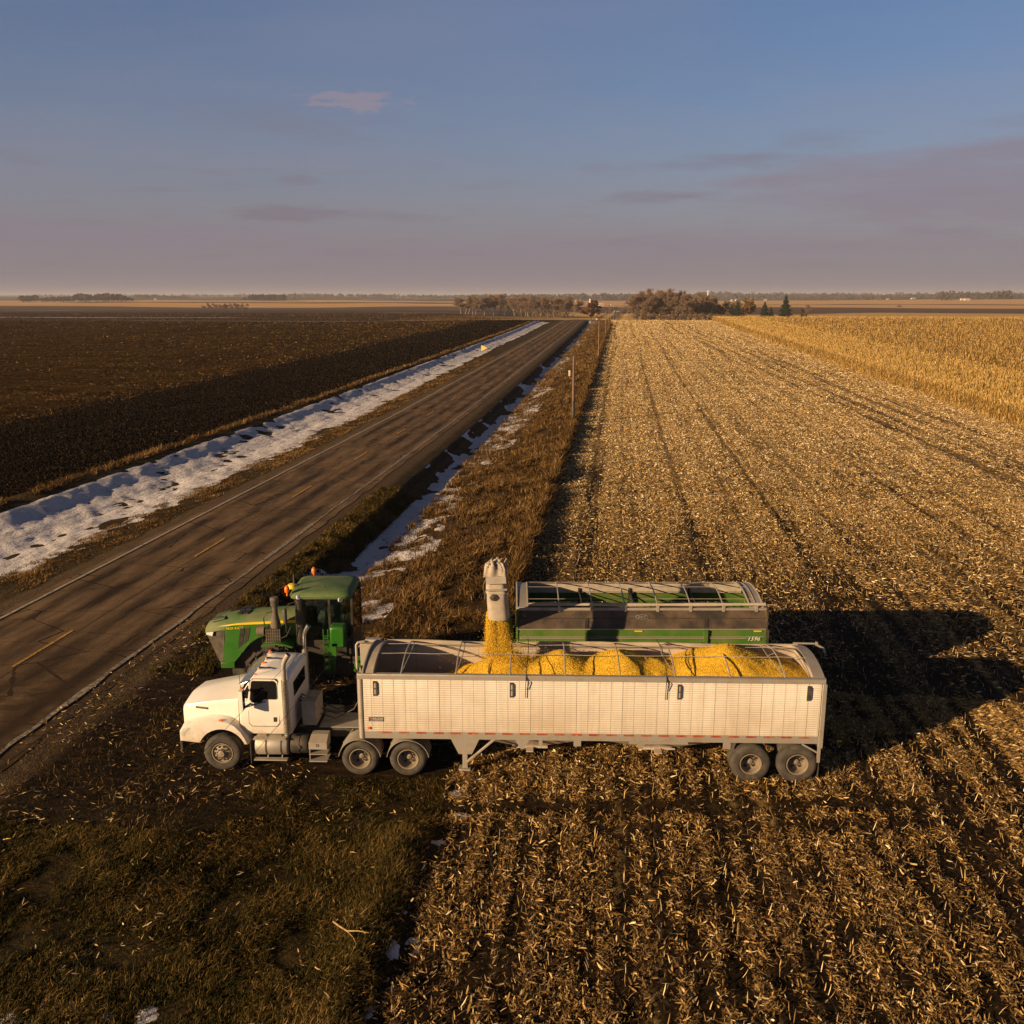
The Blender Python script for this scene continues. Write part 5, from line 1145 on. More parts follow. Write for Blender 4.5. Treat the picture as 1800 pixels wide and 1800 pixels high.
m = MB(AO); m.path([(-6.6, 28.0, 3.93), (-6.55, 28.0, 4.25)], .008, 5); m.path([(-5.9, 28.1, 3.94), (-5.9, 28.1, 4.02)], .02, 6); m.build('antenna', BLACK, trc)
for xw in (-7.32, -3.45):
    rw = 1.10 if xw < -5 else .80
    ag_wheel(trc, AO, xw, rw, rw, .76, 27.05 if rw > 1 else 27.35, -1); ag_wheel(trc, AO, xw, rw, rw, .76, 30.15 if rw > 1 else 29.85, 1)
# ------------------------------------------------------------------ plant matter
def strips(name, s, l, L, w, pitch, curl, mats, tint, label, cat, yaw=None, z0=0.01, roll=None, group=None, parent=None, dz=None):
    """bent strips (2 quads each) standing or lying on the ground"""
    n = len(s); yaw = rng.uniform(0, 6.283, n) if yaw is None else yaw
    z = zr(s, l) + z0 + (0 if dz is None else dz)
    cp, sp_ = np.cos(pitch), np.sin(pitch); cyw, syw_ = np.cos(yaw), np.sin(yaw)
    d = np.stack([cp * cyw, cp * syw_, sp_], 1); side = np.stack([-syw_, cyw, np.zeros(n)], 1)
    if roll is not None:
        up = np.cross(d, side); side = side * np.cos(roll)[:, None] + up * np.sin(roll)[:, None]
    b = np.stack([l, s, z], 1); p2 = pitch - curl
    d2 = np.stack([np.cos(p2) * cyw, np.cos(p2) * syw_, np.sin(p2)], 1)
    m_ = b + d * (L * .5)[:, None]; e = m_ + d2 * (L * .5)[:, None]; sw = side * (w * .5)[:, None]
    v = np.stack([b - sw * .8, b + sw * .8, m_ - sw, m_ + sw, e - sw * .25, e + sw * .25], 1).reshape(-1, 3)
    k = np.arange(n)[:, None] * 6; q = np.concatenate([k + [0, 1, 3, 2], k + [2, 3, 5, 4]], 1).reshape(-1, 4)
    o = np_mesh(name, v, q, mats, tint=np.repeat(tint, 2), parent=parent); o.rotation_euler = (0, 0, -PHI)
    tag(o, label, cat, group, 'stuff'); return o
def inview(s, l, z=0, pad=60):
    x, y = r2w(s, l); zz = z - CAM_H; zc_ = y * math.cos(TILT) - zz * math.sin(TILT)
    px = 900 + 1640 * x / np.maximum(zc_, .1); py = 900 - 1640 * (zz * math.cos(TILT) + y * math.sin(TILT)) / np.maximum(zc_, .1)
    return (zc_ > 2) & (px > -pad) & (px < 1800 + pad) & (py < 1800 + pad * 2)
def scatter(n, d0, d1, l0, l1, power=1.0):
    """random points in the field, denser near the camera; only where the camera looks"""
    u = rng.random(n); s = d0 * (d1 / d0) ** (u ** power); l = rng.uniform(l0, l1, n); ok = inview(s, l); return s[ok], l[ok]

# corn residue on the stubble field
def residue():
    S = []; Lr = []
    for n, a, b, lm in ((1900000, 9, 30, 24), (700000, 30, 62, 38), (800000, 62, 140, 41), (800000, 140, 440, 40.5)):
        s = np.sqrt(rng.uniform(a * a, b * b, n)) if a < 60 else a * (b / a) ** rng.random(n); l = rng.uniform(-4.4, lm, n); ok = inview(s, l); S.append(s[ok]); Lr.append(l[ok])
    s = np.concatenate(S); l = np.concatenate(Lr); x, y = r2w(s, l)
    row = .5 + .5 * np.cos(2 * np.pi * (l + .25 * (fbm(s * .3, l * .3, 81, 2) - .5)) / .76)
    wide = .5 + .5 * np.cos(2 * np.pi * (l + .6) / 3.04)
    cov = .14 + .42 * row ** 1.5 + .22 * wide + .8 * (fbm(s * .10, l * .8, 82, 4) - .5) + 1.1 * (fbm(s * 1.3, l * 1.3, 83, 4) - .5)
    cov = cov - .16 * (1 - sst(20, 48, s)) + .33 * sst(30, 66, s)
    wv = (vnoise(s * .012, s * 0 + 3, 5) - .5) * 14
    for c_, w_ in ((27.3, .4), (29.6, .4), (31.6, .3), (18.2, .35), (20.9, .35), (9.4, .3), (12.1, .3), (35.6, .3), (4.2, .3), (-1.6, .5)): cov = cov - .5 * np.exp(-((l + wv * (.5 if c_ > 15 else .12) - c_) / w_) ** 2) * sst(35, 60, s)
    for c_ in (28.0, 30.3, 33.0, 35.2): cov = cov - .62 * np.exp(-((l + .036 * (s - 80) - c_) / .42) ** 2) * sst(45, 70, s)
    cov = cov + .16 * np.cos(2 * np.pi * (l + .6) / 3.04) * sst(30, 60, s)
    for yy, dd in ((21.75, .9), (20.75, .35), (29.0, .3), (27.0, .3)): cov = cov - dd * np.exp(-((y - yy - .02 * x) / .30) ** 2) * sst(-5, -2, x) * (1 - sst(9.5, 13, x))
    for lc in (8.3, 10.5): cov = cov - .45 * np.exp(-((l - lc - .8 * np.sin(s * .03)) / .35) ** 2) * (s < 40)
    dark = sst(12, 16, l) * (1 - sst(24, 30, s)); cov = cov - dark * .16
    keep = rng.random(len(s)) < np.clip(cov, .02, 1); return s[keep], l[keep], cov[keep]
s_, l_, cov_ = residue(); n = len(s_); dist = s_
print('residue pieces', n)
big = 1 + np.clip(dist - 25, 0, 420) * .0105
kind_ = rng.random(n)
L = np.where(kind_ < .55, rng.uniform(.02, .075, n), rng.uniform(.06, .19, n)) * big ** .75
w = np.where(kind_ < .80, rng.uniform(.005, .014, n), rng.uniform(.018, .042, n)) * big
pitch = rng.normal(.05, .22, n) ; yaw = np.where(rng.random(n) < .35, rng.normal(math.pi / 2, .5, n), rng.uniform(0, 6.283, n))
yaw = np.where((l_ > 11) & (s_ < 45), rng.normal(-.45, .5, n), yaw)
tint = np.clip(rng.beta(1.0, 2.1, n) + .18 * (kind_ > .8) + .26 * sst(28, 90, s_) - .12 * (1 - sst(18, 36, s_)), 0, 1)
dz = rng.exponential(.03, n) + np.clip(cov_ - .3, 0, .6) * .06 * rng.random(n)
strips('corn_residue', s_, l_, L, w, pitch, rng.normal(.05, .22, n), HUSK, tint, 'dry corn leaves and husks littering the harvested field', 'corn residue', yaw=yaw, roll=rng.normal(0, .6, n), dz=dz)
# cut stalks standing in rows
rows_ = np.arange(-3.4, 24, .76); s2 = []; l2 = []
for r_ in rows_:
    q = np.cumsum(rng.uniform(.07, .24, 360)) + 9; s2.append(q); l2.append(r_ + rng.normal(0, .035, len(q)))
s2 = np.concatenate(s2); l2 = np.concatenate(l2); ok = inview(s2, l2) & (rng.random(len(s2)) < .92 * np.clip(1.2 - s2 / 75, .1, 1)); s2 = s2[ok]; l2 = l2[ok]
x2, y2 = r2w(s2, l2); ok = ~((np.abs(y2 - 21.75) < .35) & (x2 < 11)) & ~((x2 > -8.6) & (x2 < 9) & (y2 > 23.2) & (y2 < 26.2) & (((x2 < -1.9)) | (x2 > 5.5)) ); s2 = s2[ok]; l2 = l2[ok]
n = len(s2); strips('cut_stalks', s2, l2, rng.uniform(.08, .28, n), rng.uniform(.012, .022, n), rng.uniform(.7, 1.5, n), rng.normal(0, .15, n), HUSK, np.clip(rng.normal(.55, .2, n), 0, 1), 'short cut corn stalks standing in rows across the stubble', 'corn stalks', yaw=rng.uniform(0, 6.283, n))
# clods and straw scraps turned up in the ploughed field
CLOD = tinted('soil_clods', [(0, (.001, .0007, .0004)), (.65, (.007, .0042, .002)), (1, (.055, .034, .016))]); SCRAP = tinted('field_scraps', [(0, (.03, .017, .006)), (.6, (.12, .070, .025)), (1, (.30, .19, .08))])
n = 150000; s = 36 * (430 / 36.) ** rng.random(n); l = -39.8 - 26 * rng.random(n); ok = inview(s, l); s = s[ok]; l = l[ok]; n = len(s)
kernels('turned_clods', np.stack([l, s, zr(s, l) + .03], 1), (.035 + .0006 * s)[:, None] * rng.uniform(.5, 1.6, (n, 1)), CLOD, (0, 0, 0), -PHI, 'rough dark clods of the freshly turned strip next to the road', 'soil clods')
n = 260000; s = 60 * (640 / 60.) ** rng.random(n); l = -63 - 400 * rng.random(n) ** 1.5; ok = inview(s, l); s = s[ok]; l = l[ok]; k_ = rng.random(len(s)) < np.clip(.25 + 1.8 * (fbm(s * .22 + l * .03, l * .02, 131, 4) - .42), .04, 1); s = s[k_]; l = l[k_]; n = len(s)
strips('tilled_scraps', s, l, rng.uniform(.12, .4, n) * (1 + s * .004), rng.uniform(.03, .07, n) * (1 + s * .008), rng.normal(.15, .3, n), rng.normal(0, .3, n), SCRAP, np.clip(rng.beta(1.2, 1.8, n), 0, 1), 'straw scraps and furrow crests across the wide tilled brown field', 'field scraps', dz=.03 + rng.exponential(.03, n), roll=rng.normal(0, .5, n))
# grass over the verge and the near left corner
def grassy(name, n, a, b, l0, l1, hmin, hmax, wd, mat, label, thr=.42, seed=90, lean=.9, uni=True, edge=None, kmask=None):
    s = np.sqrt(rng.uniform(a * a, b * b, n)) if uni else a * (b / a) ** rng.random(n); l = rng.uniform(l0, l1, n); ok = inview(s, l); s = s[ok]; l = l[ok]
    cl = fbm(s * 1.1, l * 1.1, seed, 4) + .5 * (fbm(s * .25, l * .25, seed + 1, 3) - .5); ok = rng.random(len(s)) < np.clip((cl - thr) * 7, .06, 1)
    x, y = r2w(s, l); ok &= ~((x > -9.4) & (x < 9) & (y > 23.3) & (y < 26.1))
    if kmask is not None: ok &= kmask(s, l, x, y)
    s = s[ok]; l = l[ok]; cl = cl[ok]; n = len(s); big = 1 + np.clip(s - 25, 0, 160) * .02
    hgt = rng.uniform(hmin, hmax, n) * (1 + (cl - .5) * 1.2)
    yaw = rng.normal(0.0, 1.2, n) + 3.1 * (fbm(s * .5, l * .5, seed + 5, 2) - .5) * 3
    return strips(name, s, l, hgt, wd * big * rng.uniform(.7, 1.4, n), np.clip(rng.normal(.95, .35, n), .15, 1.5), rng.normal(lean, .4, n), mat, np.clip(rng.normal(.45, .25, n) + (cl - .5) * .8, 0, 1), label, 'grass', yaw=yaw, roll=rng.normal(0, .5, n))
mudmask = lambda s, l, x, y: ~((np.abs(s - 27) < 7.5) & (l < -9.5) & (rng.random(len(s)) < .93)) & ~((np.abs(s - 26) < 6) & (rng.random(len(s)) < .6))
grassy('near_grass', 560000, 8.5, 27, -16.8, -4.3, .07, .20, .010, GRASSN, 'matted dark green and brown grass filling the lower left corner', .30, 90, kmask=mudmask)
grassy('ditch_bank_grass', 90000, 27, 62, -16.2, -13.9, .10, .26, .016, GRASSN, 'dark grass on the roadside slope above the snowy ditch', .34, 94, uni=True, kmask=lambda s, l, x, y: s > 29)
grassy('tall_dry_grass', 150000, 29, 75, -12.6, -4.4, .22, .55, .018, GRASSD, 'tall brown dry grass between the ditch and the stubble field', .42, 97, kmask=lambda s, l, x, y: ~((s < 33) & (rng.random(len(s)) < .5)))
grassy('far_dry_grass', 110000, 75, 425, -13.0, -4.4, .25, .55, .016, GRASSD, 'brown dry grass strip running away beside the far road ditch', .40, 99, uni=False)
grassy('field_edge_grass', 44000, 33, 400, -4.9, -4.2, .40, .75, .018, GRASSD, 'ridge of taller dead grass along the edge of the stubble', .25, 101, uni=False, lean=.5)
grassy('bank_top_grass', 26000, 36, 400, -39.3, -38.0, .25, .5, .018, GRASSD, 'thin dead grass along the bank beside the ploughed field', .35, 103, uni=False, lean=.5)
grassy('road_left_grass', 90000, 30, 200, -30.5, -26.4, .08, .2, .014, GRASSD, 'short dry grass between the road and the left snow', .42, 105, uni=False)
n = 9000; s = rng.uniform(12, 34, n); l = rng.uniform(-17.5, -4.5, n); ok = (rng.random(n) < .15 + .75 * sst(.45, .62, fbm(s * .4, l * .4, 121, 3))) & inview(s, l); s = s[ok]; l = l[ok]; n = len(s)
strips('trampled_litter', s, l, rng.uniform(.05, .22, n), rng.uniform(.008, .03, n), rng.normal(.08, .2, n), rng.normal(0, .2, n), HUSK, np.clip(rng.beta(1.6, 2, n), 0, 1), 'scraps of corn leaf trodden into the mud and grass around the truck', 'corn scraps', dz=.02 + rng.exponential(.03, n), roll=rng.normal(0, .5, n))
# husk pile between tractor and cart
n = 2600; x_ = rng.normal(-3.9, .75, n); y_ = rng.normal(31.2, .5, n); s, l = w2r(x_, y_)
hz = .45 * np.exp(-((x_ + 3.9) ** 2 / 1.1 + (y_ - 31.2) ** 2 / .7)) * rng.random(n)
strips('husk_pile', s, l, rng.uniform(.08, .2, n), rng.uniform(.04, .09, n), rng.normal(.2, .5, n), rng.normal(.3, .5, n), HUSK, np.clip(rng.beta(3, 1.6, n), 0, 1), 'low heap of golden husks on the ground between tractor and cart', 'husks', dz=hz + .12, roll=rng.normal(0, .6, n))
# broken stalk lying in the near grass
bk = MB(); bs, bl = w2r(-3.5, 16.6)
def gw(x, y): s, l = w2r(x, y); return float(zr(s, l))
P_ = [(-3.75, 17.15), (-3.55, 16.85), (-3.36, 16.6), (-3.12, 16.5), (-2.9, 16.5)]
bk.path([(x, y, gw(x, y) + .10 + .02 * (i % 2)) for i, (x, y) in enumerate(P_)], [.02, .018, .016, .013, .008], 7)
bk.path([(-3.36, 16.6, gw(-3.36, 16.6) + .1), (-3.2, 16.4, gw(-3.2, 16.4) + .08), (-3.1, 16.2, gw(-3.1, 16.2) + .05)], [.012, .009, .005], 6)
tag(bk.build('broken_stalk', simple('straw', (.42, .28, .12), .8), None), 'long pale broken corn stalk lying at the grass edge', 'stalk')

# ------------------------------------------------------------------ standing corn
def corn_plants(name, n, s0, s1, l0, l1, hs, label, lw=1.0, lp=1.0):
    s = s0 * (s1 / s0) ** rng.random(n); l = l0 + (l1 - l0) * rng.random(n) ** lp; ok = inview(s, l, 1.5); s = s[ok]; l = l[ok]
    l = np.where(l < l0 + 3, l0 + np.round((l - l0) / .76) * .76 + rng.normal(0, .08, len(l)), l)
    n = len(s); zb = zr(s, l); big = (1 + np.clip(s - 90, 0, 400) * .004) * lw
    H = rng.uniform(1.75, 2.35, n) * hs
    V = []; Q = []; T = []; base = 0
    def add(p, q_, t_):
        nonlocal base
        V.append(p.reshape(-1, 3)); k = np.arange(len(p))[:, None] * p.shape[1] + base
        Q.append(np.concatenate([k + np.array(f) for f in q_], 1).reshape(-1, 4)); T.append(np.repeat(t_, len(q_))); base += len(p) * p.shape[1]
    b = np.stack([l, s, zb], 1); up = np.zeros((n, 3)); lean = rng.normal(0, .06, (n, 2)); up[:, 0] = lean[:, 0]; up[:, 1] = lean[:, 1]; up[:, 2] = 1; top = b + up * H[:, None]
    a = rng.uniform(0, 6.283, n); sd_ = np.stack([np.cos(a), np.sin(a), a * 0], 1) * (.018 * big)[:, None]
    add(np.stack([b - sd_, b + sd_, top + sd_ * .6, top - sd_ * .6], 1), [(0, 1, 2, 3)], np.clip(rng.normal(.35, .15, n), 0, 1))
    for k in range(6):
        f = .28 + .12 * k + rng.uniform(-.04, .04, n); p = b + up * (H * f)[:, None]; a = rng.uniform(0, 6.283, n)
        d = np.stack([np.cos(a), np.sin(a), a * 0], 1); sd_ = np.stack([-np.sin(a), np.cos(a), a * 0], 1) * (.036 * big)[:, None]
        Lf = rng.uniform(.28, .50, n)[:, None]; m_ = p + d * Lf * .5 + np.array([0, 0, 1]) * rng.uniform(-.02, .16, n)[:, None]; e = m_ + d * Lf * .35 + np.array([0, 0, -1]) * rng.uniform(.15, .40, n)[:, None]
        add(np.stack([p - sd_ * .5, p + sd_ * .5, m_ + sd_, m_ - sd_, e + sd_ * .3, e - sd_ * .3], 1), [(0, 1, 2, 3), (3, 2, 4, 5)], np.clip(rng.normal(.45, .25, n), 0, 1))
    a = rng.uniform(0, 6.283, n); sd_ = np.stack([np.cos(a), np.sin(a), a * 0], 1) * (.03 * big)[:, None]; tt = top + up * .28
    add(np.stack([top - sd_ * .3, top + sd_ * .3, tt + sd_, tt - sd_], 1), [(0, 1, 2, 3)], np.clip(rng.normal(.6, .2, n), 0, 1))
    o = np_mesh(name, np.concatenate(V), np.concatenate(Q), CORNLEAF, tint=np.concatenate(T)); o.rotation_euler = (0, 0, -PHI)
    return tag(o, label, 'corn plants', None, 'stuff')
corn_plants('standing_corn', 34000, 60, 430, 40.3, 58, .90, 'front rows of tall ripe standing corn right of the stubble', lp=1.5, lw=.8)
corn_plants('standing_corn_beyond', 85000, 75, 450, 56, 330, .88, 'broad golden standing corn crop stretching off to the right', lw=.95, lp=1.2)
CANO = NT('corn_canopy'); _n = CANO.noise(3.2, 6, .75); _n2 = CANO.noise(.4, 4, .6)
_c = CANO.ramp(CANO.math('ADD', CANO.math('MULTIPLY', _n, .8), CANO.math('MULTIPLY', _n2, .25)), [(.40, (.12, .06, .014)), (.55, (.34, .20, .05)), (.75, (.55, .36, .11))])
CANO.i('Base Color', _c).i('Roughness', .9).i('Specular IOR Level', .1); CANO.bump(_n, 1.0, .5); CANO = CANO.m
cl_ = np.concatenate([lin(41.3, 60, .5), np.geomspace(60.6, 900, 110)]); cs_ = sgrid(40, 446, .006, .7)
A, B = np.meshgrid(cl_, cs_); Z = zt(B, A) + 1.30 + (fbm(A * 1.4, B * 1.4, 111, 3) - .5) * 1.0 * (1 - sst(150, 350, B) * .5); Z[:, 0] = zt(B[:, 0], A[:, 0]) + .1; Z[0] = zt(B[0], A[0]); Z[-1] = zt(B[-1], A[-1])
n_ = len(cl_); i_ = (np.arange(len(cs_) - 1)[:, None] * n_ + np.arange(n_ - 1)[None, :]).ravel()
o = np_mesh('corn_field', np.stack([A.ravel(), B.ravel(), Z.ravel()], 1), np.stack([i_, i_ + 1, i_ + n_ + 1, i_ + n_], 1), CANO, smooth=True); o.rotation_euler = (0, 0, -PHI)
tag(o, 'dense canopy of ripe corn filling the field on the right', 'corn field', None, 'stuff')

# ------------------------------------------------------------------ trees
def twigmat(name, a, b):
    t = NT(name); t.i('Base Color', t.ramp(t.attr(), [(0, a), (1, b)])).i('Roughness', .9).i('Specular IOR Level', .1); return t.m
BARK = twigmat('bare_bark', (.055, .036, .026), (.17, .115, .08)); TWIG = twigmat('bare_twigs', (.12, .082, .056), (.30, .20, .13)); RUST = twigmat('rusty_leaves', (.10, .045, .018), (.26, .12, .035))
OLIVE = twigmat('olive_leaves', (.09, .06, .014), (.24, .16, .04)); FIR = twigmat('spruce_needles', (.012, .022, .010), (.035, .050, .022)); PALE = twigmat('pale_twigs', (.16, .10, .065), (.34, .23, .15))
def make_tree(seed, h, spread, style, twigs, leaf=None):
    """unit-ish tree: trunk object and crown object; z up, base at 0"""
    r = np.random.default_rng(seed); segs = []
    def seg(p, q, a, b): segs.append((p, q, a, b))
    def grow(p, d, L, rad, lvl):
        k = 3; pts = [p]
        for i in range(k):
            d = d + r.normal(0, .10 + .05 * lvl, 3); d[2] += .06 if style != 'weeping' else -.02; d = d / np.linalg.norm(d); q = pts[-1] + d * L / k
            seg(pts[-1], q, rad * (1 - i / k * .5), rad * (1 - (i + 1) / k * .5)); pts.append(q)
        if lvl < 3:
            nb = {0: 7, 1: 4, 2: 3}[lvl]
            for j in range(nb):
                t = r.uniform(.35 if lvl else .25, 1.0); b = pts[min(k, int(t * k))] if t < 1 else pts[-1]
                f = t * k; i0 = min(k - 1, int(f)); b = pts[i0] + (pts[i0 + 1] - pts[i0]) * (f - i0)
                a = r.uniform(0, 6.283); ang = r.uniform(.35, .8) * (1.0 if style != 'poplar' else .5)
                u = np.cross(d, [1, .3, 0]); u /= np.linalg.norm(u); v = np.cross(d, u); nd = d * math.cos(ang) + (u * math.cos(a) + v * math.sin(a)) * math.sin(ang) * spread
                grow(b, nd / np.linalg.norm(nd), L * r.uniform(.42, .62), rad * .45, lvl + 1)
        ends.append((pts[-1], d, lvl)); ends.append((pts[-2], d, lvl))
    ends = []; grow(np.array([0, 0, 0.]), np.array([0, 0, 1.]), h * .62, h * .018, 0)
    tr = MB(); cr_v = []; cr_t = []
    for p, q, a, b in segs:
        if a > h * .0035: tr.path([p, q], [a, b], 5, cap=False)
    E_ = [e for e in ends if e[2] >= 1]
    for i in range(twigs):
        p, d, lv = E_[r.integers(len(E_))]; dd = d + r.normal(0, .65, 3); dd[2] = abs(dd[2]) * .9 + .1; dd /= np.linalg.norm(dd); L = h * r.uniform(.04, .11) * (1.3 if style == 'poplar' else 1); s0 = p + r.normal(0, h * .012, 3)
        sd = np.cross(dd, r.normal(size=3)); sd /= np.linalg.norm(sd)
        if leaf: sd = sd * h * leaf; L *= .6
        else: sd = sd * h * .0022
        cr_v.append([s0 - sd, s0 + sd, s0 + dd * L + sd * .4, s0 + dd * L - sd * .4]); cr_t.append(r.random())
    return tr, np.array(cr_v).reshape(-1, 3), np.array(cr_t)
def make_spruce(seed, h, w):
    r = np.random.default_rng(seed); tr = MB(); tr.path([(0, 0, 0), (0, 0, h * .95)], [h * .02, h * .004], 6); v = []; t = []
    for i in range(4200):
        f = r.random() ** .75; z = h * (.05 + .93 * f); rad = w * (1 - f) ** .85 * (.75 + .25 * math.sin(z * 6.0 / h * 7)) * r.uniform(.55, 1.08) + .03 * w; a = r.uniform(0, 6.283)
        c, s = math.cos(a), math.sin(a); b = np.array([c * rad * .25, s * rad * .25, z + .02 * h]); e = np.array([c * rad, s * rad, z - rad * .25]); sd = np.array([-s, c, 0]) * h * .016
        v.append([b - sd, b + sd, e + sd * .4, e - sd * .4]); t.append(r.random())
    return tr, np.array(v).reshape(-1, 3), np.array(t)
def quadidx(n): return np.arange(n * 4).reshape(-1, 4)
def tree_obj(name, T, bark, leafm):
    tr, v, t = T; root = empty(name, (0, 0, 0)); tr.build('trunk', bark, root); np_mesh('crown', v, quadidx(len(t)), leafm, tint=t, parent=root); return root
def bark_plain(name, c): return simple(name, c, .9)
B1 = bark_plain('trunk_bark', (.11, .08, .06)); B2 = bark_plain('pale_trunk_bark', (.26, .19, .14))
def place(o, s, l, scale=1.0, rz=None, dz=0, sz=None):
    x, y = r2w(s, l); o.location = (x, y, float(zt(s, l)) + dz - .1); o.rotation_euler = (0, 0, random.uniform(0, 6.28) if rz is None else rz); k = scale; o.scale = (k, k, k if sz is None else sz)
def at_px(px, D): return (px - 1093) / 1683. * D      # lateral position of an image column at a distance
TT = {'bare': [make_tree(i, 10, .95, 'oak', 5200) for i in (1, 2, 3)], 'pop': [make_tree(i + 10, 10, .42, 'poplar', 4600) for i in (1, 2, 3)]}
bareT = [tree_obj('bare_tree', t, B1, TWIG) for t in TT['bare']]
rustT = [tree_obj('rusty_tree', make_tree(31 + i, 10, .9, 'oak', 2600, .010), B1, RUST) for i in range(2)]
oliT = tree_obj('olive_tree', make_tree(41, 10, .9, 'oak', 2600, .012), B1, OLIVE)
popT = [tree_obj('poplar_tree', t, B2, PALE) for t in TT['pop']]
spr = [tree_obj('spruce_tree', make_spruce(5 + i, 10, 5.0 - .3 * i), B1, FIR) for i in range(2)]
bushT = tree_obj('round_bush', make_tree(51, 6, 1.3, 'oak', 11000, .020), B1, RUST)
used = set()
def put(proto, label, cat, group, s, l, k, sz=None):
    o = proto if id(proto) not in used else copy_tree(proto)
    used.add(id(proto)); tag(o, label, cat, group); place(o, s, l, k, sz=sz); return o
# wood right of the road behind the stubble
ORD = ['first', 'second', 'third', 'fourth', 'fifth', 'sixth', 'seventh', 'eighth', 'ninth', 'tenth', 'eleventh', 'twelfth', 'thirteenth', 'fourteenth', 'fifteenth', 'sixteenth', 'seventeenth', 'eighteenth', 'nineteenth', 'twentieth', 'twenty-first', 'twenty-second']
G1 = 'bare trees of the wood behind the stubble field'
rr = random.Random(4)
for i in range(44):
    px = 1117 + (1248 - 1117) * ((i * .618) % 1) + rr.uniform(-3, 3); D = 770 + 16 * (i % 5) + rr.uniform(-5, 5)
    k = rr.uniform(2.0, 2.4) * (1.0 if px < 1210 else .9)
    pr = rustT[i % 2] if (i % 7 == 3 and 1150 < px < 1215) else bareT[i % 3]
    lab = ('rusty brown leafy tree within the wood, %s one' % ('left-hand' if px < 1182 else 'right-hand')) if pr in rustT else 'bare grey-brown tree in the dense wood right of the road'
    put(pr, lab, 'tree', 'rusty trees within the wood' if pr in rustT else G1, D, at_px(px, D), k)
for i in range(9):
    px = 1240 + i * 7.5; D = 800 + rr.uniform(-15, 15)
    put(bareT[i % 3], ORD[i] + ' smaller bare tree from the left at the thin right end of the wood', 'tree', 'smaller bare trees at the end of the wood', D, at_px(px, D), rr.uniform(1.35, 1.65))
for i in range(22):
    px = 1119 + 8.6 * i; D = 755 + rr.uniform(-6, 6)
    put(bareT[(i + 1) % 3], ORD[i] + ' low bush from the left along the foot of the wood', 'bush', 'low bushes along the foot of the wood', D, at_px(px, D), rr.uniform(1.0, 1.3), sz=rr.uniform(.5, .75))
put(oliT, 'yellow-olive leafy tree standing above the small spruces', 'tree', None, 790, at_px(1306, 790), 1.85)
put(rustT[1], 'brown leafy tree just right of the yellow-olive one', 'tree', None, 790, at_px(1320, 790), 1.75)
for px, k, lab in ((1249, 1.1, 'shortest dark spruce at the left of the row'), (1282, 1.4, 'dark spruce just left of the taller slim spruce'), (1292, 1.6, 'slim dark spruce below the yellow-olive tree'), (1338, 1.6, 'broad dark spruce left of the tallest spruce'), (1349, 1.2, 'low dark spruce tucked against the broad one'), (1373, 2.1, 'tallest dark spruce standing alone at the right')):
    put(spr[int(px) % 2], lab, 'spruce', 'dark spruces at the end of the wood', 770, at_px(px, 770), k)
put(bareT[2], 'lone small bare bush right of the tallest spruce', 'bush', None, 780, at_px(1410, 780), 1.3)
# rusty bush left of the road on the crest
put(bushT, 'large round rusty-brown bush beside the road at the crest', 'bush', None, 800, at_px(1040, 800), 4.1, sz=3.05)
put(rustT[0], 'small brown bush against the right side of the round one', 'bush', None, 790, at_px(1056, 790), .75)
# tall pale trees beyond the ploughed field
for i in range(30):
    px = [808, 815, 822, 829, 836, 843, 850, 858, 866][i] if i < 9 else 880 + (i - 9) * 6.3
    D = 1060 + rr.uniform(-30, 30)
    put(popT[i % 3], (ORD[i] + ' tall pale tree from the left in the short left-hand row') if i < 9 else (ORD[i - 9] + ' tall pale tree from the left in the long right-hand row'), 'tree', 'tall pale bare trees beyond the ploughed field', D, at_px(px + rr.uniform(-1.5, 1.5), D), rr.uniform(2.6, 3.2), sz=rr.uniform(1.65, 2.1) * (1.0 if i < 9 else 1.04))
for i in range(16):
    px = 905 + i * 6.3; D = 1000 + rr.uniform(-15, 15)
    put(bareT[i % 3], ORD[i] + ' low dark bush from the left at the foot of the tall pale trees', 'bush', 'low bushes below the tall pale trees', D, at_px(px, D), rr.uniform(.6, .85), sz=rr.uniform(.7, .95))
for i in range(12):
    px = 330 + i * 7.2; D = 1300 + rr.uniform(-20, 20)
    put(bareT[i % 3], ORD[i] + ' reddish scrub tree from the left in the hollow of the left fields', 'bush', 'scrub in the hollow left', D, at_px(px, D), rr.uniform(1.0, 1.3), sz=rr.uniform(.85, 1.15))
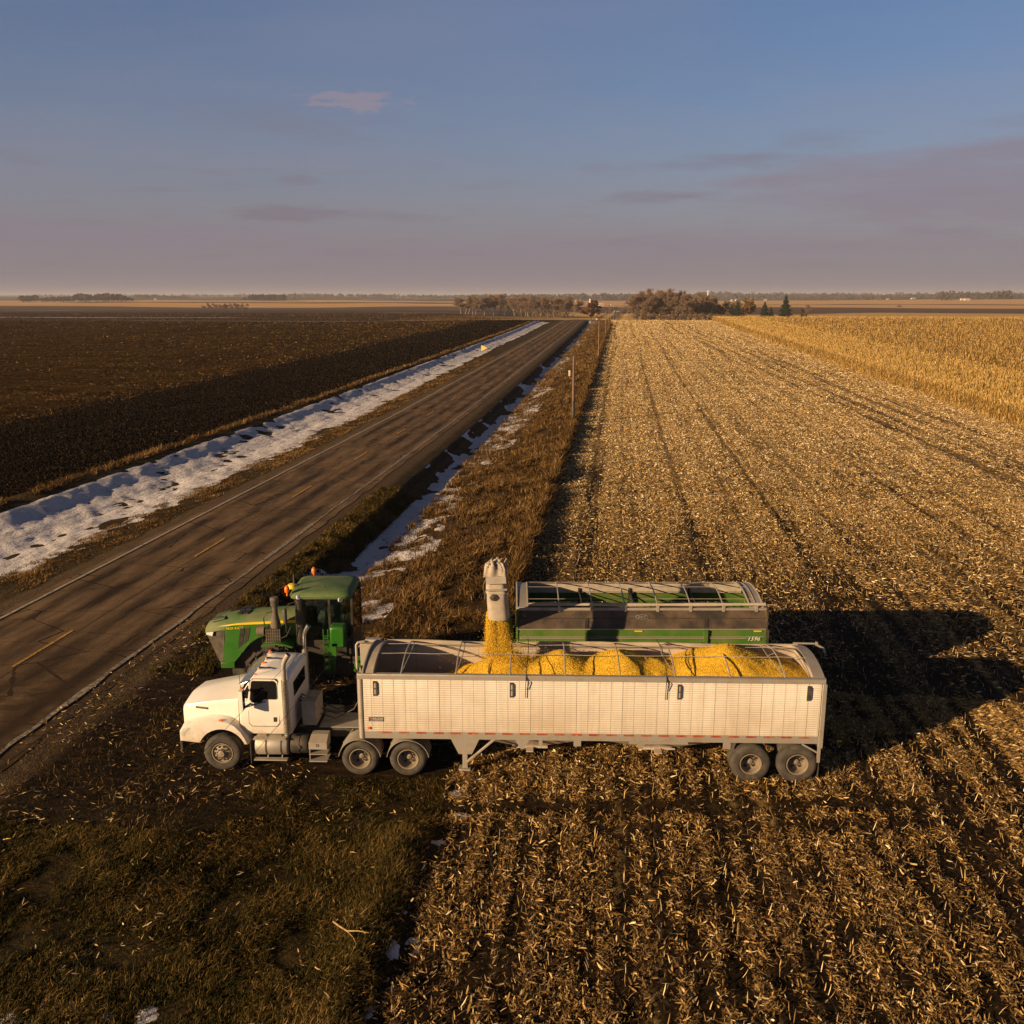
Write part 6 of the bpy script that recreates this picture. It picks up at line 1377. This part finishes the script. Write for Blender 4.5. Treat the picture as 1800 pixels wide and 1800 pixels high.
# distant woods reading as one mass
def mass(name, label, px0, px1, D, depth, hgt, n, mat, seed, prof=None, w=1.0, pieces=46):
    r = np.random.default_rng(seed); V = []; T = []
    for i in range(n):
        px = r.uniform(px0, px1); d = D + r.uniform(-depth, depth); l = at_px(px, d); z = float(zt(d, l)); h = hgt * r.uniform(.7, 1.1) * (1 if prof is None else float(np.interp((px - px0) / (px1 - px0), *prof))); rad = h * .42 * w
        m_ = pieces; a = r.uniform(0, 6.283, m_); ph = np.arccos(r.uniform(-.6, 1, m_)); rr_ = rad * r.uniform(.5, 1.0, m_)
        c = np.stack([l + rr_ * np.sin(ph) * np.cos(a), d + rr_ * np.sin(ph) * np.sin(a), z + h * .52 + rr_ * np.cos(ph) * 1.1], 1)
        u = r.normal(size=(m_, 3)); u /= np.linalg.norm(u, axis=1)[:, None]; v_ = np.cross(u, r.normal(size=(m_, 3))); v_ /= np.linalg.norm(v_, axis=1)[:, None]; q = rad * .30
        V.append(np.stack([c - u * q, c - v_ * q, c + u * q, c + v_ * q], 1).reshape(-1, 3)); T.append(r.random(m_) * .6 + .2 * r.random())
        b = np.array([l, d, z - .5]); V.append(np.array([b + [-.02 * h, 0, 0], b + [.02 * h, 0, 0], b + [.02 * h, 0, h * .7], b + [-.02 * h, 0, h * .7]])); T.append(np.array([.2]))
    V = np.concatenate(V); T = np.concatenate(T); o = np_mesh(name, V, quadidx(len(T)), mat, tint=T); o.rotation_euler = (0, 0, -PHI); return tag(o, label, 'woodland', None, 'stuff')
GREYW = twigmat('distant_trees', (.045, .036, .030), (.10, .075, .055)); DKW = twigmat('distant_evergreens', (.020, .024, .016), (.05, .05, .032))
mass('far_wood', 'long dark grove on the horizon at the far left', 12, 192, 2750, 60, 21, 150, GREYW, 1, ([0, .3, .42, .55, .75, .9, 1], [.8, .75, 1.2, 1.0, 1.25, .95, .6]))
mass('far_wood', 'small piece of woodland cut by the left edge of the picture', -30, 4, 2750, 40, 22, 24, GREYW, 11)
mass('far_wood', 'compact dark evergreen grove on the horizon left of centre', 418, 484, 3300, 50, 22, 80, DKW, 2)
mass('far_wood', 'low thin trees either side of the compact dark grove', 398, 505, 3350, 50, 12, 50, GREYW, 3)
mass('far_wood', 'faint low tree line between the two left groves', 196, 300, 4600, 150, 20, 110, GREYW, 4)
for k, (a, b, D, h, n) in enumerate(((500, 860, 5200, 16, 240), (850, 1110, 4300, 22, 260), (1110, 1460, 4700, 22, 300), (1400, 1800, 4200, 17, 330), (0, 1800, 6500, 20, 500), (1240, 1800, 5600, 26, 260), (1640, 1720, 3500, 22, 60))):
    mass('horizon_trees', ['hazy tree line left of the pale poplars', 'hazy trees behind the far end of the road', 'hazy trees above the wood right of the road', 'long brown tree line behind the right-hand golden fields', 'faintest tree belt along the whole horizon', 'second hazy tree belt on the right horizon', 'denser cluster of trees beyond the right-hand fields'][k], a - (20 if a else 0), b + 20, D, 200, h, n, GREYW, 20 + k, w=1.6, pieces=26)

# ------------------------------------------------------------------ poles, wires, signs
WOODP = NT('weathered_pole_wood'); WOODP.i('Base Color', WOODP.mix(WOODP.noise(3, 5, .6, sc3=(8, 8, .6)), (.10, .062, .035), (.24, .15, .085))).i('Roughness', .9); WOODP = WOODP.m
PT = []
for i, (s, l, h) in enumerate(((-6, -4.9, 7.5), (97.5, -4.75, 6.75), (193, -4.4, 7.4), (290, -4.6, 7.4), (385, -4.9, 7.4), (480, -5.2, 7.4), (575, -4.6, 7.4), (670, -3.4, 7.4))):
    x, y = r2w(s, l); z = float(zt(s, l)) - .1
    p = empty('utility_pole', (x, y, z), -PHI)
    m = MB(); m.path([(0, 0, 0), (0, 0, h)], [.16, .11], 12); m.build('pole_shaft', WOODP, p)
    m = MB(); m.path([(0, 0, h - .02), (0, 0, h + .16)], [.035, .045], 8); m.path([(-.12, 0, h - .9), (-.2, 0, h - .9), (-.2, 0, h - .8)], .03, 6); m.build('insulator', CHROME if i > 0 else CHROME, p)
    if i == 1:
        m = MB(); m.path([(0, 0, .0), (0, 0, 2.2)], [.175, .17], 12); m.build('base_guard', STEEL, p)
    tag(p, ['weathered wooden power pole beside the camera', 'nearest wooden power pole rising from the brown grass', 'second wooden power pole along the grass strip', 'third power pole, near the crest', 'fourth power pole, right at the crest', 'fifth power pole, just past the crest', 'sixth power pole, going downhill beyond the crest', 'farthest power pole beside the wood'][i], 'utility pole', 'poles of the roadside power line')
    PT.append((Vector((x, y, z + h + .15)), Vector((x, y, z + h - .85)) + Vector((-.2 * cP, .2 * sP, 0))))
for j, lab in enumerate(('upper bare wire of the power line crossing over the truck', 'lower wire of the power line sagging below the upper one')):
    m = MB(PT[1][j]); 
    for a, b in zip(PT[:-1], PT[1:]):
        A_, B_ = a[j], b[j]; m.path([A_.lerp(B_, t) - Vector((0, 0, 4 * t * (1 - t) * .35)) for t in np.linspace(0, 1, 22)], .0035, 4, cap=False)
    o = m.build('power_wire', STEEL, None); o.location = PT[1][j]; tag(o, lab, 'wire', 'wires of the power line')
# marker post in the grass
x, y = r2w(150, -8.0); p = empty('marker_post', (x, y, float(zt(150, -8.0)) - .1), -PHI)
m = MB(); m.box(-.14, .14, -.02, .02, .5, 1.35); m.build('marker_panel', WHITE, p); m = MB(); m.box(-.03, .03, .021, .05, 0, 1.35); m.build('post', ALU, p)
tag(p, 'white marker post in the brown grass left of the nearest pole', 'marker post')
# no-passing pennant
x, y = r2w(216, -31.8); p = empty('pennant_sign', (x, y, float(zt(216, -31.8)) - .1), -PHI)
m = MB(); m.prism([(-.1, .9), (-.1, 2.25), (1.35, 1.57)], 'y', -.02, .02, 0); 
m.build('sign_panel', simple('sign_yellow', (.80, .50, .10), .4), p, smooth=0)
m = MB(); m.box(-.04, .04, .021, .08, -.1, 2.2); m.build('post', ALU, p); tag(p, 'yellow triangular pennant road sign left of the road', 'road sign')
# small white sign at the crest
x, y = r2w(428, -11.0); p = empty('crossing_marker', (x, y, float(zt(428, -11)) - .1), -PHI)
m = MB(); m.box(-.35, .35, -.02, .02, .4, 1.1); m.build('sign_panel', WHITE, p); m = MB(); m.box(-.04, .04, .021, .08, 0, 1.0); m.build('post', ALU, p); tag(p, 'tiny white marker at the side-road crossing on the crest', 'marker')
# ------------------------------------------------------------------ far vehicles and farmsteads
def far_car(px, D, col, label, cat='car', k=1.0, rz=1.2):
    l = at_px(px, D); x, y = r2w(D, l); r_ = empty('parked_car', (x, y, float(zt(D, l))), rz); r_.scale = (k, k, k)
    m = MB(); m.prism([(-2.3, .35), (-2.3, .85), (-1.4, 1.0), (-.8, 1.5), (.7, 1.5), (1.3, 1.0), (2.3, .9), (2.3, .35)], 'y', -.9, .9); m.build('body', col, r_, bevel=.06)
    m = MB(); m.prism([(-1.25, 1.02), (-.75, 1.42), (.65, 1.42), (1.15, 1.02)], 'y', -.91, .91); m.build('window', GLASS, r_, smooth=0)
    for a in (-1.45, 1.45):
        for b in (-.92, .72): m = MB(); m.lathe([(.001, 0), (.35, 0), (.35, .2), (.001, .2)], (a, b, .35), 'y', 14); m.build('wheel', RUBBER, r_)
    tag(r_, label, cat, 'vehicles in the field by the far road'); return r_
BLUEC = simple('pale_blue_paint', (.35, .42, .50), .35)
far_car(1087, 1420, WHITE, 'white car, right-hand one by the far road', rz=.2); far_car(1080, 1380, WHITE, 'small white car in front of the others by the far road', k=.9, rz=.5); far_car(1082, 1460, BLUEC, 'pale blue car behind the white ones by the far road', rz=1.0)
RED = simple('dark_red_paint', (.16, .03, .02), .5)
D = 2080; l = at_px(1560, D); x, y = r2w(D, l); cmb_ = empty('combine_harvester', (x, y, float(zt(D, l))), .1)
m = MB(); m.prism([(-3.5, 1.2), (-3.5, 3.4), (-1.0, 3.8), (2.0, 3.8), (3.0, 2.6), (3.4, 1.2)], 'y', -1.6, 1.6); m.build('body', RED, cmb_, bevel=.1)
m = MB(); m.box(2.1, 3.6, -1.0, 1.0, 2.4, 4.1); m.build('cab', GLASS, cmb_, bevel=.1)
m = MB(); m.loft([[(4.6, -5.5, .3), (6.0, -5.5, .3), (5.8, -5.5, 1.3), (4.6, -5.5, 1.5)], [(4.6, 5.5, .3), (6.0, 5.5, .3), (5.8, 5.5, 1.3), (4.6, 5.5, 1.5)]]); m.box(3.4, 4.7, -.7, .7, .8, 1.6); m.build('header', RED, cmb_)
for a, q, b0 in ((1.8, 1.0, -2.3), (1.8, 1.0, 1.6), (-2.6, .65, -2.0), (-2.6, .65, 1.5)): m = MB(); m.lathe([(.001, 0), (q, 0), (q, .7), (.001, .7)], (a, b0, q), 'y', 18); m.build('wheel', RUBBER, cmb_)
m = MB(); m.path([(-1, 1.4, 3.6), (-1.5, 4.5, 4.6)], .25, 8); m.build('unloading_auger', RED, cmb_)
tag(cmb_, 'tiny dark combine harvester working in the far golden field', 'combine')
ROOFM = simple('grey_roof', (.30, .27, .25), .7); HW = simple('white_siding', (.58, .52, .46), .7)
def house(px, D, w, d, h, label, roof=None, rz=0.3, kind='farm_house'):
    l = at_px(px, D); x, y = r2w(D, l); r_ = empty(kind, (x, y, float(zt(D, l)) - .3), rz)
    m = MB(); m.box(-w / 2, w / 2, -d / 2, d / 2, 0, h); m.prism([(-d / 2, h), (d / 2, h), (0, h + d * .35)], 'x', -w / 2, w / 2) ; m.build('wall', HW, r_, smooth=0)
    m = MB(); 
    for sg in (-1, 1): m.loft([[(-w / 2 - .4, sg * (d / 2 + .4), h - .15), (w / 2 + .4, sg * (d / 2 + .4), h - .15), (w / 2 + .4, 0, h + d * .35 + .12), (-w / 2 - .4, 0, h + d * .35 + .12)], [(-w / 2 - .4, sg * (d / 2 + .4), h + .02), (w / 2 + .4, sg * (d / 2 + .4), h + .02), (w / 2 + .4, 0, h + d * .35 + .3), (-w / 2 - .4, 0, h + d * .35 + .3)]])
    m.build('roof', roof or ROOFM, r_, smooth=0)
    for k in range(3): m = MB(); a = -w / 2 + w * (k + .5) / 3; m.box(a - .6, a + .6, -d / 2 - .05, -d / 2 - .01, h * .35, h * .75); m.build('window', GLASS, r_)
    tag(r_, label, 'house' if kind == 'farm_house' else 'shed'); return r_
house(1057, 2550, 13, 8, 4.5, 'white farmhouse just right of the rusty bush, on the plain', HW)
house(1077, 2700, 9, 6, 3.2, 'smaller pale shed between the white farmhouse and the road', kind='farm_shed')
house(1017, 3300, 18, 9, 4.0, 'long white shed on the slope above the pale trees', HW, kind='farm_shed')
for px, D, w, lab in ((1281, 3500, 9, 'left white house among trees above the spruces'), (1289, 3600, 10, 'middle white house among trees above the spruces'), (1295, 3200, 16, 'low wide white shed right of the two houses above the spruces'), (1338, 4000, 14, 'white house by the hazy trees above the broad spruce'), (1454, 4200, 14, 'leftmost small white farm on the right horizon'), (1520, 4100, 12, 'pale farmhouse left of the white one on the right horizon'), (1541, 4000, 18, 'white farmhouse above and left of the combine'), (1582, 3950, 26, 'long white barn above and right of the combine'), (1661, 3300, 14, 'white farmhouse beside the long barn far right'), (1669, 3250, 26, 'long low white barn in the far right fields'), (1793, 4100, 26, 'white barn at the right edge of the horizon'), (236, 4200, 14, 'pale shed in the faint tree line at left')):
    house(px, D, w * .75, 7, 4, lab, HW, rz=rr.uniform(-.2, .4), kind='farm_shed' if ('shed' in lab or 'barn' in lab) else 'farm_house')
def tower(px, D, h, r0, label, name, dome=True):
    l = at_px(px, D); x, y = r2w(D, l); r_ = empty(name, (x, y, float(zt(D, l)) - .5)); m = MB(); m.lathe([(r0, 0), (r0, h), (r0 * .75, h + r0 * .6), (.01, h + r0)], (0, 0, 0), 'z', 20); m.build('shaft', HW, r_)
    tag(r_, label, 'silo' if name == 'grain_silo' else 'tower'); return r_, h
tower(1038, 2600, 17, 2.6, 'slim white silo rising behind the rusty bush', 'grain_silo')
tower(1241, 4600, 42, 4.0, 'white cylindrical tower on the horizon above the wood', 'horizon_tower')
t_, h_ = tower(1141, 4700, 26, 1.6, 'white water tower on the horizon above the road wood', 'water_tower'); m = MB(); m.ball((0, 0, 31), 8, 16, (1, 1, .75)); m.build('tank', HW, t_)
# ------------------------------------------------------------------ haze: one closed box of thin even air
m = MB(); m.box(-11000, 11000, -800, 15500, -22, 75); hz_ = m.build('haze', [], None, smooth=0)
HM = bpy.data.materials.new('thin_haze'); HM.use_nodes = True; HM.node_tree.nodes.clear()
ho = HM.node_tree.nodes.new('ShaderNodeOutputMaterial'); hv = HM.node_tree.nodes.new('ShaderNodeVolumePrincipled')
hv.inputs['Color'].default_value = (.80, .80, .88, 1); hv.inputs['Density'].default_value = 0.00008; hv.inputs['Anisotropy'].default_value = 0.0
HM.node_tree.links.new(hv.outputs[0], ho.inputs['Volume']); hz_.data.materials.append(HM); tag(hz_, 'thin mauve evening haze over the far fields', 'haze', None, 'stuff')
